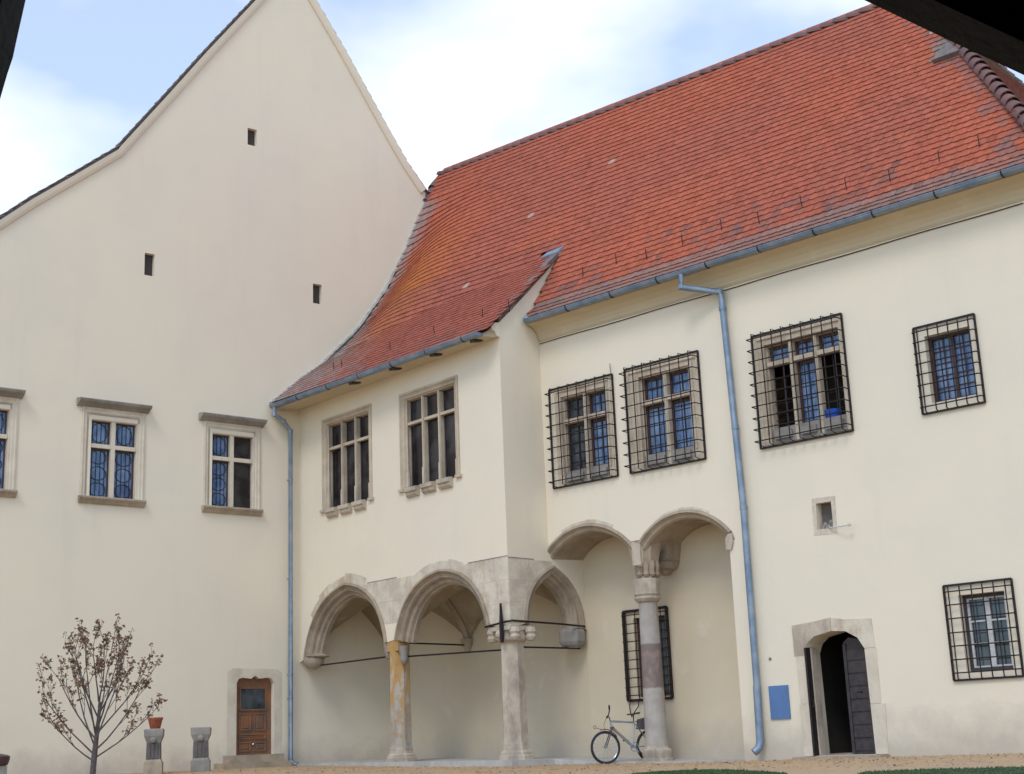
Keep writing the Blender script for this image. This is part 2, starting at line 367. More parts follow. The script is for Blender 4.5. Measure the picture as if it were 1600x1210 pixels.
# lawns: low turf with blades
LAWN = [[(1.29, 21.07), (1.60, 22.0), (1.95, 22.72), (2.4, 22.9), (2.83, 22.65), (3.1, 21.6), (3.24, 20.23), (3.3, 18.8), (3.12, 17.39), (1.6, 18.2)],
        [(3.7, 16.58), (4.06, 17.82), (4.54, 18.04), (5.1, 17.7), (5.86, 17.29), (7.6, 16.2), (7.6, 14.2), (4.4, 14.0), (3.5, 14.9)]]
LAWN = [[(x * 0.955, y * 0.955) for x, y in p] for p in LAWN]
def inside(p, poly):
    c = False; n = len(poly)
    for i in range(n):
        (x0, y0), (x1, y1) = poly[i], poly[i - 1]
        if (y0 > p[1]) != (y1 > p[1]) and p[0] < (x1 - x0) * (p[1] - y0) / (y1 - y0) + x0: c = not c
    return c
for poly in LAWN:
    m = MB(); c = (sum(p[0] for p in poly) / len(poly), sum(p[1] for p in poly) / len(poly))
    rings = []
    for k, (f, h) in enumerate(((1.0, 0.002), (0.93, 0.010), (0.5, 0.014), (0.05, 0.014))):
        ring = []
        for i in range(len(poly) * 4):
            a = poly[i // 4]; b = poly[(i // 4 + 1) % len(poly)]; t = (i % 4) / 4
            x = a[0] + (b[0] - a[0]) * t; y = a[1] + (b[1] - a[1]) * t
            j = 1 + 0.02 * math.sin(i * 2.3)
            v = Vector((c[0] + (x - c[0]) * f * j, c[1] + (y - c[1]) * f * j, 0)); v.z = gz(v) + h; ring.append(v)
        rings.append(ring)
    n = len(rings[0]); vs = [v for r_ in rings for v in r_]
    fs = [(k * n + i, k * n + (i + 1) % n, (k + 1) * n + (i + 1) % n, (k + 1) * n + i) for k in range(3) for i in range(n)] + [tuple(3 * n + i for i in range(n))]
    m.add(vs, fs); m.build('lawn', M['lawn_soil'], smooth=True, kind='structure')
m = MB()
for poly in LAWN:
    xs = [p[0] for p in poly]; ys = [p[1] for p in poly]
    for _ in range(9000):
        p = (random.uniform(min(xs), max(xs)), random.uniform(min(ys), max(ys)))
        if not inside(p, poly): continue
        v = Vector((p[0], p[1], 0)); v.z = gz(v) + 0.005; a = random.uniform(0, 6.28); h = random.uniform(0.008, 0.030); q = 0.008
        dx, dy = math.cos(a) * q, math.sin(a) * q; l = random.uniform(-0.02, 0.02)
        m.add([v + Vector((dx, dy, 0)), v - Vector((dx, dy, 0)), v + Vector((l, -l, h))], [(0, 1, 2)])
m.build('grass', M['grass'], kind='stuff', label='short green grass of the lawn edge', category='grass')
m = MB()
for _ in range(3000):
    u = random.uniform(-7.5, 12.5); d = random.choice((random.uniform(0.05, 6.5), random.uniform(0.05, 1.2)))
    if u < 0.5: d += 1.9 - 0.1 * u * -1 * 0
    P = B.p(u, 0, d); P.z = gz(P) + 0.002; q = random.uniform(0.008, 0.028); a = random.uniform(0, 6.28)
    vs = [P + Vector((math.cos(a + k * 2.09) * q, math.sin(a + k * 2.09) * q, 0)) for k in range(3)] + [P + Vector((0, 0, q * 0.9))]
    m.add(vs, [(0, 1, 3), (1, 2, 3), (2, 0, 3)])
m.build('pebbles', M['gravel'], kind='stuff', label='small loose stones scattered on the ochre gravel strip', category='pebbles')
m = MB()
for _ in range(900):
    u = random.uniform(-6, 12.5); d = random.uniform(0.05, 7) ** 1.0; P = B.p(u, 0, d + (1.8 if u < .5 else 0)); P.z = gz(P) + 0.012; a = random.uniform(0, 6.28); q = random.uniform(.015, .035)
    e1_ = Vector((math.cos(a), math.sin(a), random.uniform(-.3, .5))) * q; e2_ = Vector((-math.sin(a), math.cos(a), random.uniform(-.3, .5))) * q * .6
    m.add([P - e1_, P + e2_, P + e1_, P - e2_], [(0, 1, 2, 3)])
m.build('fallen_leaves', M['leaf'], kind='stuff', label='dry fallen leaves lying on the gravel along the walls', category='leaves')
print('ground ok')

# ================================================================ GABLED BUILDING (left)
bl = A.p(-4, -0.3)
GB = empty('gabled_building', bl, 'tall cream plastered building with a steep curved gable at the left', 'building')
zA0 = -0.6
gable = [(-13.0, 8.75), (-8.231, 12.70), (-7.484, 13.40), (-6.5, 14.23), (-5.318, 15.25), (-5.208, 15.42), (-3.964, 17.18), (-2.872, 18.75), (-1.402, 20.78), (-0.25, 22.40),
         (0.534, 21.38), (1.524, 20.05), (2.274, 18.97), (3.002, 17.92), (3.671, 17.0), (4.28, 16.30)]
awin = [(-8.32, False), (-5.15, False), (-1.93, True)]
holesA = []
for uc, _ in awin: holesA.append([(uc - 0.62, 6.22), (uc + 0.62, 6.22), (uc + 0.62, 8.12), (uc - 0.62, 8.12)])
slits = [(-1.61, -1.33, 16.36, 16.86), (-4.52, -4.25, 12.04, 12.64), (0.445, 0.73, 12.12, 12.69)]
for a, b, c, d in slits: holesA.append([(a, c), (b, c), (b, d), (a, d)])
dA = [(-1.80, 0.05), (-1.80, 1.80), (-1.74, 1.90), (-1.62, 1.93), (-1.40, 1.90), (-1.28, 1.98), (-1.16, 1.90), (-0.93, 1.93), (-0.81, 1.90), (-0.75, 1.80), (-0.75, 0.05)]
holesA.append(dA)
m = MB(); m.prism(A, [(-13.0, zA0)] + gable + [(4.36, 16.25), (4.36, zA0)], -0.55, 0.0, holesA)
wallA = m.build('wall', M['plaster'], GB)
SKd = Vector((math.sin(R(-4)), math.cos(R(-4)), 0)); m = MB()
for ua, zt_ in ((4.30, 15.9), (-12.9, 8.9)):
    P = A.p(ua, 0, -0.5); q = [P, P + SKd * 14]; m.add([Vector((v.x, v.y, z)) for z in (zA0, zt_) for v in q], [(0, 1, 3, 2)])
pl = [(-12.9, zA0), (-12.9, 8.9)] + [(u, z - 0.1) for u, z in gable[1:-1]] + [(4.2, 16.0), (4.2, zA0)]
m.prism(W((A.p(0, 0, -0.5) + SKd * 13.8)[:2], A.u[:2], A.n[:2]), pl, -0.2, 0.0)
m.build('rear_wall', M['plaster'], GB)
# roof behind the gable
out_l = [(-13.0, 8.80)] + [(u, z + 0.05) for u, z in gable[1:9]] + [(-0.25, 22.50)] + [(u, z + 0.04) for u, z in gable[10:-1]] + [(4.45, 16.18)]
SK = Vector((math.sin(R(-4)), math.cos(R(-4)), 0))        # the wing runs back askew from its gable
m = MB(); m.sweep(A, out_l, [(0.0, -0.03), (0.06, -0.03), (0.06, -0.5), (0.0, -0.5)])
for (ua, za), (ub, zb_) in zip(out_l[:-1], out_l[1:]):
    P, Q = A.p(ua, za, -0.5), A.p(ub, zb_, -0.5); up_ = Vector((0, 0, 0.12))
    m.add([P, Q, Q + SK * 14, P + SK * 14, P + up_ * 0.5, Q + up_ * 0.5, Q + SK * 14 + up_ * 0.5, P + SK * 14 + up_ * 0.5], [(0, 1, 2, 3), (4, 5, 6, 7), (3, 2, 6, 7), (0, 3, 7, 4), (1, 2, 6, 5)])
m.build('roof', M['verge'], GB)
# moulded verge band under the tiles
m = MB(); m.sweep(A, [(u, z) for u, z in gable], [(-0.02, 0.003), (-0.16, 0.003), (-0.15, 0.05), (-0.08, 0.09), (0.03, 0.12), (0.03, 0.0)][::-1])
m.build('verge_moulding', M['plaster'], GB)
vme = None
def polyline_walk(path, step):
    pos = []; acc = 0
    for (a, b) in zip(path[:-1], path[1:]):
        l = math.hypot(b[0] - a[0], b[1] - a[1]); t = acc
        while t < l:
            f = t / l; pos.append(((a[0] + (b[0] - a[0]) * f), (a[1] + (b[1] - a[1]) * f), math.atan2(b[1] - a[1], b[0] - a[0]))); t += step
        acc = t - l
    return pos
tb = MB(); Lw, Tw = 0.34, 0.018
tb.add([(x, y, z) for z in (0, Tw) for y in (-0.14, 0.035) for x in (-Lw / 2, Lw / 2)], [(0, 1, 3, 2), (4, 6, 7, 5), (0, 4, 5, 1), (2, 3, 7, 6), (0, 2, 6, 4), (1, 5, 7, 3)])
vmesh = bpy.data.meshes.new('verge_tile'); vmesh.from_pydata(tb.v, [], tb.f); vmesh.materials.append(M['verge'])
gl = [p for p in out_l if p[0] > -9.2]
gl.insert(0, (-9.2, 11.947))
for u, z, an in polyline_walk(gl, 0.30):
    right = u > -0.25
    P = A.p(u, z + 0.0, 0.0)
    ex = (A.u * math.cos(an) + Vector((0, 0, math.sin(an)))).normalized()
    ez = (-A.u * math.sin(an) + Vector((0, 0, math.cos(an)))).normalized(); ey = A.n
    tl = R(3.2) * (-1 if right else 1) * (1) + R(random.uniform(-2, 2))
    ex2 = ex * math.cos(tl) - ez * math.sin(tl); ez2 = ez * math.cos(tl) + ex * math.sin(tl)
    P = P + ez * 0.068
    o = bpy.data.objects.new('verge_tile', vmesh); COL.objects.link(o); o.parent = GB
    mt = Matrix(((ex2.x, ey.x, ez2.x, 0), (ex2.y, ey.y, ez2.y, 0), (ex2.z, ey.z, ez2.z, 0), (0, 0, 0, 1)))
    o.matrix_local = Matrix.Translation(P - bl) @ mt
# slit openings: dark backs
for a, b, c, d in slits:
    m = MB(); m.box(A, a + 0.002, b - 0.002, c + 0.002, d - 0.002, -0.30, -0.13); m.build('slit_opening', M['void'], GB)
# windows with hood, cross and sill
def quad_frame(m, Wf, u0, u1, z0, z1, steps):
    """nested rectangular mouldings: (inset, out)"""
    loops = [[(u0 + i, z0 + ib), (u1 - i, z0 + ib), (u1 - i, z1 - i), (u0 + i, z1 - i)] for i, ib, o in steps]
    vs = [Wf.p(q[0], q[1], steps[k][2]) for k, l in enumerate(loops) for q in l]; fs = []
    for k in range(len(steps) - 1):
        for j in range(4):
            a, b = k * 4 + j, k * 4 + (j + 1) % 4; fs.append((a, b, b + 4, a + 4))
    m.add(vs, fs)
def cross_window(uc, dark_right):
    m = MB(); u0, u1 = uc - 0.92, uc + 0.80
    quad_frame(m, A, u0 + 0.05, u1 - 0.05, 6.12, 8.40, [(0.0, 0.08, -0.01), (0.0, 0.08, 0.035), (0.04, 0.08, 0.045), (0.06, 0.09, 0.02), (0.12, 0.10, 0.02), (0.14, 0.10, 0.0), (0.18, 0.10, 0.0), (0.20, 0.10, -0.04), (0.21, 0.10, -0.16)])
    m.box(A, u0 + 0.20, u1 - 0.20, 8.10, 8.24, -0.17, -0.02)
    wn = m.build('window', M['ashlar_pale'], GB)
    m = MB(); m.sweep(A, [(u0 - 0.10, 8.40), (u1 + 0.02, 8.40)], [(0.0, 0.0), (0.0, 0.06), (0.05, 0.14), (0.09, 0.24), (0.14, 0.27), (0.16, 0.27), (0.20, 0.0)])
    m.build('hood', M['stone_grey'], wn)
    m = MB(); m.sweep(A, [(u0 + 0.02, 6.03), (u1 - 0.02, 6.03)], [(0.0, 0.0), (0.0, 0.05), (0.06, 0.09), (0.12, 0.15), (0.16, 0.15), (0.18, 0.0)])
    m.build('sill', M['stone'], wn)
    uc -= 0.05; a, b, z0, z1 = uc - 0.59, uc + 0.59, 6.22, 8.10; zt = 7.47
    m = MB(); m.prism(A, [(uc - 0.055, z0), (uc + 0.055, z0), (uc + 0.055, z1), (uc - 0.055, z1)], -0.12, -0.03); m.build('mullion', M['ashlar_pale'], wn)
    m = MB(); m.box(A, a, uc - 0.055, zt - 0.05, zt + 0.05, -0.115, -0.026); m.box(A, uc + 0.055, b, zt - 0.05, zt + 0.05, -0.115, -0.026); m.build('transom', M['ashlar_pale'], wn)
    for i, (x0, x1) in enumerate(((a, uc - 0.055), (uc + 0.055, b))):
        for j, (y0, y1) in enumerate(((z0, zt - 0.06), (zt + 0.06, z1))):
            m = MB(); m.box(A, x0, x1, y0, y1, -0.16, -0.15)
            dk = dark_right and i == 1
            m.build('pane', M['glass_black'] if dk else (M['glass_dusk'] if dark_right and j == 0 and i == 0 and False else M['glass_blue']), wn)
            m = MB(); m.box(A, x0, x0 + 0.035, y0, y1, -0.15, -0.125); m.box(A, x1 - 0.035, x1, y0, y1, -0.15, -0.125); m.box(A, x0 + 0.035, x1 - 0.035, y1 - 0.035, y1, -0.15, -0.125); m.box(A, x0 + 0.035, x1 - 0.035, y0, y0 + 0.03, -0.15, -0.125)
            m.build('sash', M['wood_brown'], wn)
            if not dk:
                m = MB(); w_ = x1 - x0
                for k in range(1, 5): m.tube([A.p(x0 + w_ * k / 5, y0, -0.138), A.p(x0 + w_ * k / 5, y1, -0.138)], 0.008, 5)
                nv = 1 if j else 3
                for q in range(nv):          # scrolled ironwork behind each light
                    zc = y0 + (y1 - y0) * (q + 0.5) / nv; hh = (y1 - y0) / nv * 0.42
                    for sgn in (-1, 1):
                        m.tube([A.p((x0 + x1) / 2 + sgn * w_ * 0.38 * math.sin(t * math.pi), zc + hh * math.cos(t * math.pi) , -0.14) for t in [k / 8 for k in range(9)]], 0.009, 5)
                m.build('iron_scrollwork', M['iron'], wn)
for uc, dk in awin: cross_window(uc, dk)
# arched wooden door of the left building
m = MB(); outer = [(-2.06, 0.05), (-2.06, 2.08), (-1.9, 2.16), (-0.66, 2.14), (-0.52, 2.04), (-0.52, 0.05)]
inner = dA
m.prism(A, outer + inner[::-1], 0.0, 0.004); sd = m.build('door_surround', M['ashlar_pale'], GB)
m = MB(); m.prism(A, dA, -0.22, -0.14); dr = m.build('door', M['wood_door'], GB)
m = MB(); m.box(A, -1.62, -0.94, 1.16, 1.66, -0.139, -0.125); m.build('door_pane', M['glass_dusk'], dr)
m = MB(); quad_frame(m, A, -1.66, -0.90, 1.12, 1.70, [(0, 0, -0.14), (0, 0, -0.11), (0.04, 0.04, -0.11), (0.04, 0.04, -0.13)]); m.build('pane_frame', M['wood_door'], dr)
for x0, x1, z0, z1 in ((-1.66, -1.32, 0.62, 1.06), (-1.24, -0.90, 0.62, 1.06), (-1.66, -0.90, 0.42, 0.56), (-1.66, -1.32, 0.12, 0.36), (-1.24, -0.90, 0.12, 0.36)):
    m = MB(); quad_frame(m, A, x0, x1, z0, z1, [(0, 0, -0.14), (0, 0, -0.12), (0.03, 0.03, -0.115), (0.05, 0.05, -0.135), (0.08, 0.08, -0.12)]); m.box(A, x0 + 0.08, x1 - 0.08, z0 + 0.08, z1 - 0.08, -0.14, -0.12)
    m.build('door_panel', M['wood_door'], dr)
m = MB(); m.sphere(A.p(-1.28, 0.30, -0.10), 0.025); m.build('door_knob', M['alu'], dr)
m = MB(); m.box(A, -2.4, -0.55, -0.32, -0.13, 0.0, 0.55); m.build('door_step', M['stone'], GB)
m = MB(); m.box(A, -2.15, -0.62, -0.13, 0.05, 0.0, 0.30); m.build('door_step', M['stone'], GB)
print('gabled building ok')

# ================================================================ LOGGIA BUILDING (right)
bb = B.p(3, -0.45)
LB = empty('loggia_building', bb, 'long cream building with red tiled roof, arcaded loggia and grilled windows', 'building')
UE = 12.3
# ---- long wall
a1 = arch((-0.02, 4.02), (1.13, 4.52), (2.30, 3.93), 0.14, 8)
a2 = arch((2.66, 3.93), (3.72, 4.45), (4.80, 3.92), 0.14, 8)
e1, e2 = offs(a1, 0.18), offs(a2, 0.18)
e1 = [(max(0.0, p[0]), p[1]) for p in e1]
bwin = [('B1', 0.40, 2.05, 5.62, 7.86), ('B2', 2.52, 4.42, 5.62, 7.86), ('B3', 5.86, 7.86, 5.62, 7.86)]
hB = [[(a, c), (b, c), (b, d), (a, d)] for _, a, b, c, d in bwin]
hB.append([(9.53, 5.80), (10.42, 5.80), (10.42, 7.08), (9.53, 7.08)])
hB.append([(9.60, 0.95), (10.45, 0.95), (10.45, 2.28), (9.60, 2.28)])
hB.append([(6.90, 3.80), (7.26, 3.78), (7.26, 4.32), (6.92, 4.32)])
dB = [(6.40, -0.40), (6.38, 1.50), (6.46, 1.68), (6.62, 1.80), (7.00, 1.87), (7.30, 1.84), (7.54, 1.70), (7.66, 1.50), (7.68, -0.40)]
hB.append(dB)
outer = [(0.0, 9.60), (0.0, e1[0][1])] + e1 + [(2.44, 3.85), (2.48, 3.60), (2.56, 3.60), (2.60, 3.85)] + [p for p in e2 if p[0] > 2.60] + [(5.0, 3.86), (4.86, 3.80), (4.83, -0.8), (UE, -0.8), (UE, 9.60)]
m = MB(); m.prism(B, outer, -0.55, 0.0, hB); wB = m.build('wall', M['plaster'], LB)
m = MB()
m.box(B, UE - 0.5, UE, -0.8, 9.6, -9.0, -0.55); m.box(B, -9.5, UE, -0.8, 9.6, -9.5, -9.0)
m.build('rear_wall', M['plaster'], LB)
ringB = [(0.18, 0.0), (0.18, 0.035), (0.125, 0.05), (0.10, 0.0), (0.07, -0.035), (0.03, -0.05), (0.0, -0.10), (0.0, -1.12), (0.18, -1.12)]
for nm, pa in (('a', a1), ('b', a2)):
    m = MB(); m.sweep(B, pa, ringB); m.build('segmental_arch', M['stone'], LB)  # darker stone picked so the soffit reads as shaded
m = MB(); m.prism(B, [(2.40, 3.62), (2.62, 3.62), (2.62, 4.06), (2.40, 4.14)], 0.0, 0.05)
m.build('label_stop', M['stone_pale'], LB)
m = MB(); m.prism(B, [(4.80, 3.66), (4.92, 3.66), (4.97, 3.80), (4.97, 4.0), (4.86, 3.98), (4.80, 3.9)], -0.2, 0.045); m.build('label_stop', M['stone_pale'], LB)
# ---- back walls of the recess and the loggia, vault, floor slab above
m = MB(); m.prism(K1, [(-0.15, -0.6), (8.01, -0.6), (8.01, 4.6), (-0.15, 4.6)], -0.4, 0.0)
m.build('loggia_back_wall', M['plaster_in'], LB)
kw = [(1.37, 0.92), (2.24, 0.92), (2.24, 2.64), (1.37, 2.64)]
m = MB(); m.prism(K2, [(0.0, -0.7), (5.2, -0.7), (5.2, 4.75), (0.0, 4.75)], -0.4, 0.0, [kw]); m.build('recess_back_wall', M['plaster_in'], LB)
m = MB(); m.box(B, 4.83, 5.2, -0.7, 4.75, -1.12, -0.551); m.build('recess_side_wall', M['plaster'], LB)
fl = [B.p(-9.2, 0, 0.4), B.p(-8.6, 0, 0.4), A.p(0.05, 0), LG.p(-8.1, 0, -0.58), LG.p(-0.6, 0, -0.58), RT.p(0.0, 0, -0.45), B.p(0.0, 0, -0.55), B.p(UE - 0.2, 0, -0.55), B.p(UE - 0.2, 0, -9.0), B.p(-9.2, 0, -9.0)][2:]
tris = tessellate_polygon([[Vector((p.x, p.y, 0)) for p in fl]]); n = len(fl)
m = MB(); m.add([Vector((p.x, p.y, 4.8)) for p in fl] + [Vector((p.x, p.y, 4.95)) for p in fl], [tuple(t) for t in tris] + [tuple(i + n for i in t[::-1]) for t in tris] + [(i, (i + 1) % n, (i + 1) % n + n, i + n) for i in range(n)])
m.build('floor_slab', M['rafter'], LB)
# ---- loggia front wall
sp1 = arch((-7.72, 2.30), (-6.17, 3.78), (-4.80, 2.46), 0.37, 10)
sp2 = arch((-3.82, 2.46), (-2.36, 3.68), (-0.98, 2.50), 0.34, 10)
x1, x2 = offs(sp1, 0.34), offs(sp2, 0.34)
lwin = [(-7.12, -5.00, 6.06, 8.46), (-3.74, -1.56, 6.06, 8.43)]
hL = [[(a, c), (b, c), (b, d), (a, d)] for a, b, c, d in lwin]
poly = [(-8.30, 2.30), (-8.30, 9.30), (-0.4, 9.30), (-0.4, 2.52)] + x2[::-1] + x1[::-1]
m = MB(); m.prism(LG, poly, -0.38, 0.0, hL); wL = m.build('loggia_wall', M['plaster'], LB)
ringL = [(0.34, 0.0), (0.34, 0.045), (0.29, 0.055), (0.27, 0.0), (0.24, -0.05), (0.19, -0.055), (0.165, -0.02), (0.14, -0.06), (0.13, -0.14), (0.09, -0.17), (0.05, -0.16), (0.03, -0.24), (0.0, -0.27), (0.0, -0.38), (0.34, -0.38)]
for pa in (sp1, sp2):
    m = MB(); m.sweep(LG, pa, ringL); m.build('pointed_arch', M['stone'], LB)
# ---- return wall with its pointed arch and raised fin
sp3 = arch((-0.56, 2.56), (0.10, 3.58), (0.76, 2.52), 0.20, 9)
x3 = offs(sp3, 0.30)
poly = [(-1.309, 2.50), (-1.309, 9.36), (-0.6, 10.02), (0.98, 11.56), (1.14, 11.56), (1.14, 2.50)] + x3[::-1]
extL = -LG.u * 0.4
m = MB(); m.prism(RT, poly, 0, 0, ext=extL); m.build('return_wall', M['plaster'], LB)
ringR = [(0.30, 0.0), (0.30, 0.03), (0.26, 0.045), (0.23, 0.0), (0.20, -0.06), (0.15, -0.06), (0.12, -0.03), (0.10, -0.12), (0.05, -0.14), (0.02, -0.22), (0.0, -0.25), (0.0, -0.40), (0.30, -0.40)]
m = MB(); m.sweep(RT, sp3, ringR); m.build('pointed_arch', M['stone'], LB)
# kneeler at the top of the corner
m = MB(); m.sweep(LG, [(-0.62, 9.02), (0.03, 9.02)], [(0.0, 0.0), (0.02, 0.10), (0.10, 0.14), (0.16, 0.24), (0.30, 0.25), (0.34, 0.0)]); m.build('kneeler', M['plaster'], LB)
# mortar and broken tile edge along the fin
m = MB()
pp = [(-1.36, 9.42)] + [(-1.36 + 2.36 * k / 16 + random.uniform(-.02, .02), 9.42 + 2.24 * k / 16 + random.uniform(-.03, .03)) for k in range(1, 17)]
m.sweep(RT, pp, [(-0.04, 0.002), (-0.05, 0.04), (0.05, 0.05), (0.06, -0.15), (-0.04, -0.15)])
m.build('fin_coping', M['verge'], LB)
m = MB(); m.prism(RT, [(0.78, 11.42), (1.16, 11.70), (1.22, 11.80), (0.98, 11.74), (0.72, 11.52)], -0.5, 0.06); m.build('fin_flashing', M['zinc'], LB)
# ---- ashlar left bare round the arches
def courses(Wf, ext, side, uend, zs, mat, outp=0.006):
    """blocks between an arch's extrados and uend; side +1 = right of the arch"""
    pts = [p for p in ext]
    half = pts[len(pts) // 2:] if side > 0 else pts[:len(pts) // 2 + 1][::-1]
    def uat(z):
        for a, b in zip(half[:-1], half[1:]):
            lo, hi = min(a[1], b[1]), max(a[1], b[1])
            if lo <= z <= hi and hi > lo: return a[0] + (b[0] - a[0]) * (z - a[1]) / (b[1] - a[1])
        return half[0][0] if z > half[0][1] else half[-1][0]
    for za, zb in zip(zs[:-1], zs[1:]):
        curve = [(uat(za + (zb - za) * k / 4) + side * 0.012, za + (zb - za) * k / 4) for k in range(5)]
        ue = uend
        spans = abs(ue - curve[0][0])
        cuts = [ue]
        if spans > 0.7: cuts = [curve[0][0] + (ue - curve[0][0]) * random.uniform(0.45, 0.6), ue]
        prevb = curve
        for ci, c in enumerate(cuts):
            edge = [(c, zb - 0.006), (c, za + 0.006)]
            pl = [(p[0], min(zb - 0.006, max(za + 0.006, p[1]))) for p in prevb] + edge
            if (curve[-1][0] - c) * side > -0.03: continue
            mm = MB(); mm.prism(Wf, pl, 0.0, outp + random.uniform(0, 0.003)); mm.build('ashlar_block', mat, LB)
            prevb = [(c + side * 0.008, za + 0.006), (c + side * 0.008, zb - 0.006)]
courses(LG, x2, 1, -0.003, [2.60, 3.02, 3.52, 4.03], M['ashlar'])
courses(LG, x2, -1, -4.27, [2.95, 3.48, 4.0], M['ashlar'])
courses(LG, x1, 1, -4.29, [2.95, 3.48, 4.0], M['ashlar'])
courses(RT, x3, -1, -1.305, [2.60, 3.05, 3.52, 4.0], M['ashlar'])
def voussoirs(Wf, path, r0, lo, hi, idx, mat):
    a = offs(path, r0 + 0.008)
    for k in idx:
        wdt = random.uniform(lo, hi); b = offs(path, r0 + wdt)
        i, j = k
        pl = [a[q] for q in range(i, j + 1)] + [b[q] for q in range(j, i - 1, -1)]
        mm = MB(); mm.prism(Wf, pl, 0.0, 0.007 + random.uniform(0, 0.003)); mm.build('voussoir', mat, LB)
voussoirs(LG, sp1, 0.34, 0.16, 0.26, [(4, 6), (6, 8), (8, 10), (10, 12), (12, 13)], M['ashlar'])
voussoirs(LG, sp2, 0.34, 0.17, 0.25, [(5, 7), (7, 9), (9, 11), (11, 13), (13, 15)], M['ashlar'])
voussoirs(B, a1, 0.18, 0.05, 0.09, [(4, 6), (6, 8), (8, 10), (10, 12)], M['ashlar'])
voussoirs(B, a2, 0.18, 0.04, 0.08, [(4, 6), (6, 8), (8, 10), (10, 12)], M['ashlar'])
for Wf, a_, b_, z_ in ((LG, -1.35, 0.0, 4.035), (LG, -5.25, -4.05, 4.015), (RT, -1.305, -0.5, 4.005)):
    m = MB(); m.box(Wf, a_, b_, z_, z_ + 0.015, 0.0, 0.014); m.build('string_line', M['stone_grey'], LB)
# ---- vaults over the two bays
def vault(P00, P10, P01, P11):
    """P00,P10 front pair; P01,P11 back pair (at springing height)"""
    m = MB(); n = 22; zs, h = 2.45, 1.5
    f = lambda x: max(0.0, (1 - abs(2 * x - 1))) ** 0.62
    vs = []
    for j in range(n + 1):
        for i in range(n + 1):
            s, t = i / n, j / n
            p = (P00 * (1 - s) + P10 * s) * (1 - t) + (P01 * (1 - s) + P11 * s) * t
            vs.append(Vector((p.x, p.y, zs + h * max(f(s), f(t)))))
    m.add(vs, [(j * (n + 1) + i, j * (n + 1) + i + 1, (j + 1) * (n + 1) + i + 1, (j + 1) * (n + 1) + i) for j in range(n) for i in range(n)])
    m.build('vault', M['plaster_shaded'], LB, smooth=True)
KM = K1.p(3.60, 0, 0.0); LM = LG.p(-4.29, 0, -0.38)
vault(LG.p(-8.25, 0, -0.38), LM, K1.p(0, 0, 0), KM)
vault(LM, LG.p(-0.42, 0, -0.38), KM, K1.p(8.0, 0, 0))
m = MB()
rib = []
d = KM - LM
for k in range(17):
    s = k / 16; rib.append(Vector((LM.x + d.x * s, LM.y + d.y * s, 2.46 + 1.46 * (1 - abs(2 * s - 1)) ** 0.62)))
m.tube(rib, 0.10, 6); m.build('vault_rib', M['stone'], LB)
m = MB(); m.lathe(K1.p(3.60, 2.30, 0.06), [(0.02, 0), (0.09, 0.10), (0.15, 0.20), (0.17, 0.30), (0.17, 0.36)], 10); m.build('wall_corbel', M['stone'], LB, smooth=True)
# ---- corbels
m = MB(); c = LG.p(-7.86, 2.12, -0.16)
m.lathe(c, [(0.03, -0.02), (0.16, 0.03), (0.25, 0.12), (0.27, 0.22), (0.24, 0.30), (0.16, 0.36)], 12); m.lathe(LG.p(-7.80, 2.40, -0.22), [(0.30, 0), (0.33, 0.03), (0.20, 0.09)], 8)
m.build('arch_corbel', M['stone'], LB, smooth=True)
m = MB(); m.lathe(RT.p(0.84, 2.10, -0.20), [(0.16, 0.0), (0.27, 0.06), (0.31, 0.14), (0.31, 0.36), (0.24, 0.44)], 8, 0.4); m.build('arch_corbel', M['stone_grey'], LB)
m = MB(); m.lathe(K2.p(2.45, 3.46, 0.16), [(0.05, 0), (0.14, 0.04), (0.15, 0.10), (0.27, 0.14), (0.30, 0.20), (0.30, 0.55), (0.34, 0.85)], 8, 0.4)
m.prism(K2, [(2.15, 3.75), (2.75, 3.75), (2.9, 4.7), (2.0, 4.7)], 0.0, 0.45); m.build('wall_corbel', M['stone'], LB)
# ---- columns
def column(c, name_mat, prof_base, prof_shaft, prof_cap, capmat, seg=8, rot=0.2):
    m = MB(); m.lathe(c, prof_shaft, seg, rot); sh = m.build('column', name_mat, LB, smooth=seg > 8)
    m = MB(); m.lathe(c, prof_base, seg, rot); m.build('column_base', M['stone_pale'], sh)
    if prof_cap:
        m = MB(); m.lathe(c, prof_cap, seg, rot); m.build('capital', capmat, sh)
    return sh
cm = LG.p(-4.31, 0, -0.24)
column(cm, M['ochre'], [(0.37, -0.36), (0.37, -0.16), (0.345, -0.14), (0.345, -0.10), (0.29, -0.06), (0.29, -0.001)], [(0.29, 0.0), (0.29, 0.03), (0.265, 0.12), (0.25, 2.20), (0.25, 2.50)], None, None, 8, 0.39 + R(48))
m = MB(); m.lathe(LG.p(-3.98, 1.98, -0.12), [(0.03, 0), (0.07, 0.05), (0.10, 0.13), (0.09, 0.22), (0.11, 0.27), (0.12, 0.42)], 9); m.build('arch_corbel', M['stone_grey'], LB, smooth=True); m = MB(); m.lathe(LG.p(-4.56, 2.12, -0.1), [(0.03, 0), (0.07, 0.05), (0.10, 0.2), (0.12, 0.4)], 8)
m.build('arch_corbel', M['stone_grey'], LB, smooth=True)
m = MB(); m.prism(LG, [(-4.60, 2.30), (-4.06, 2.30), (-4.10, 2.62), (-4.28, 2.95), (-4.50, 2.62)], -0.37, -0.012); m.build('springer', M['ochre'], LB)
cc = LG.p(-0.30, 0, -0.3)
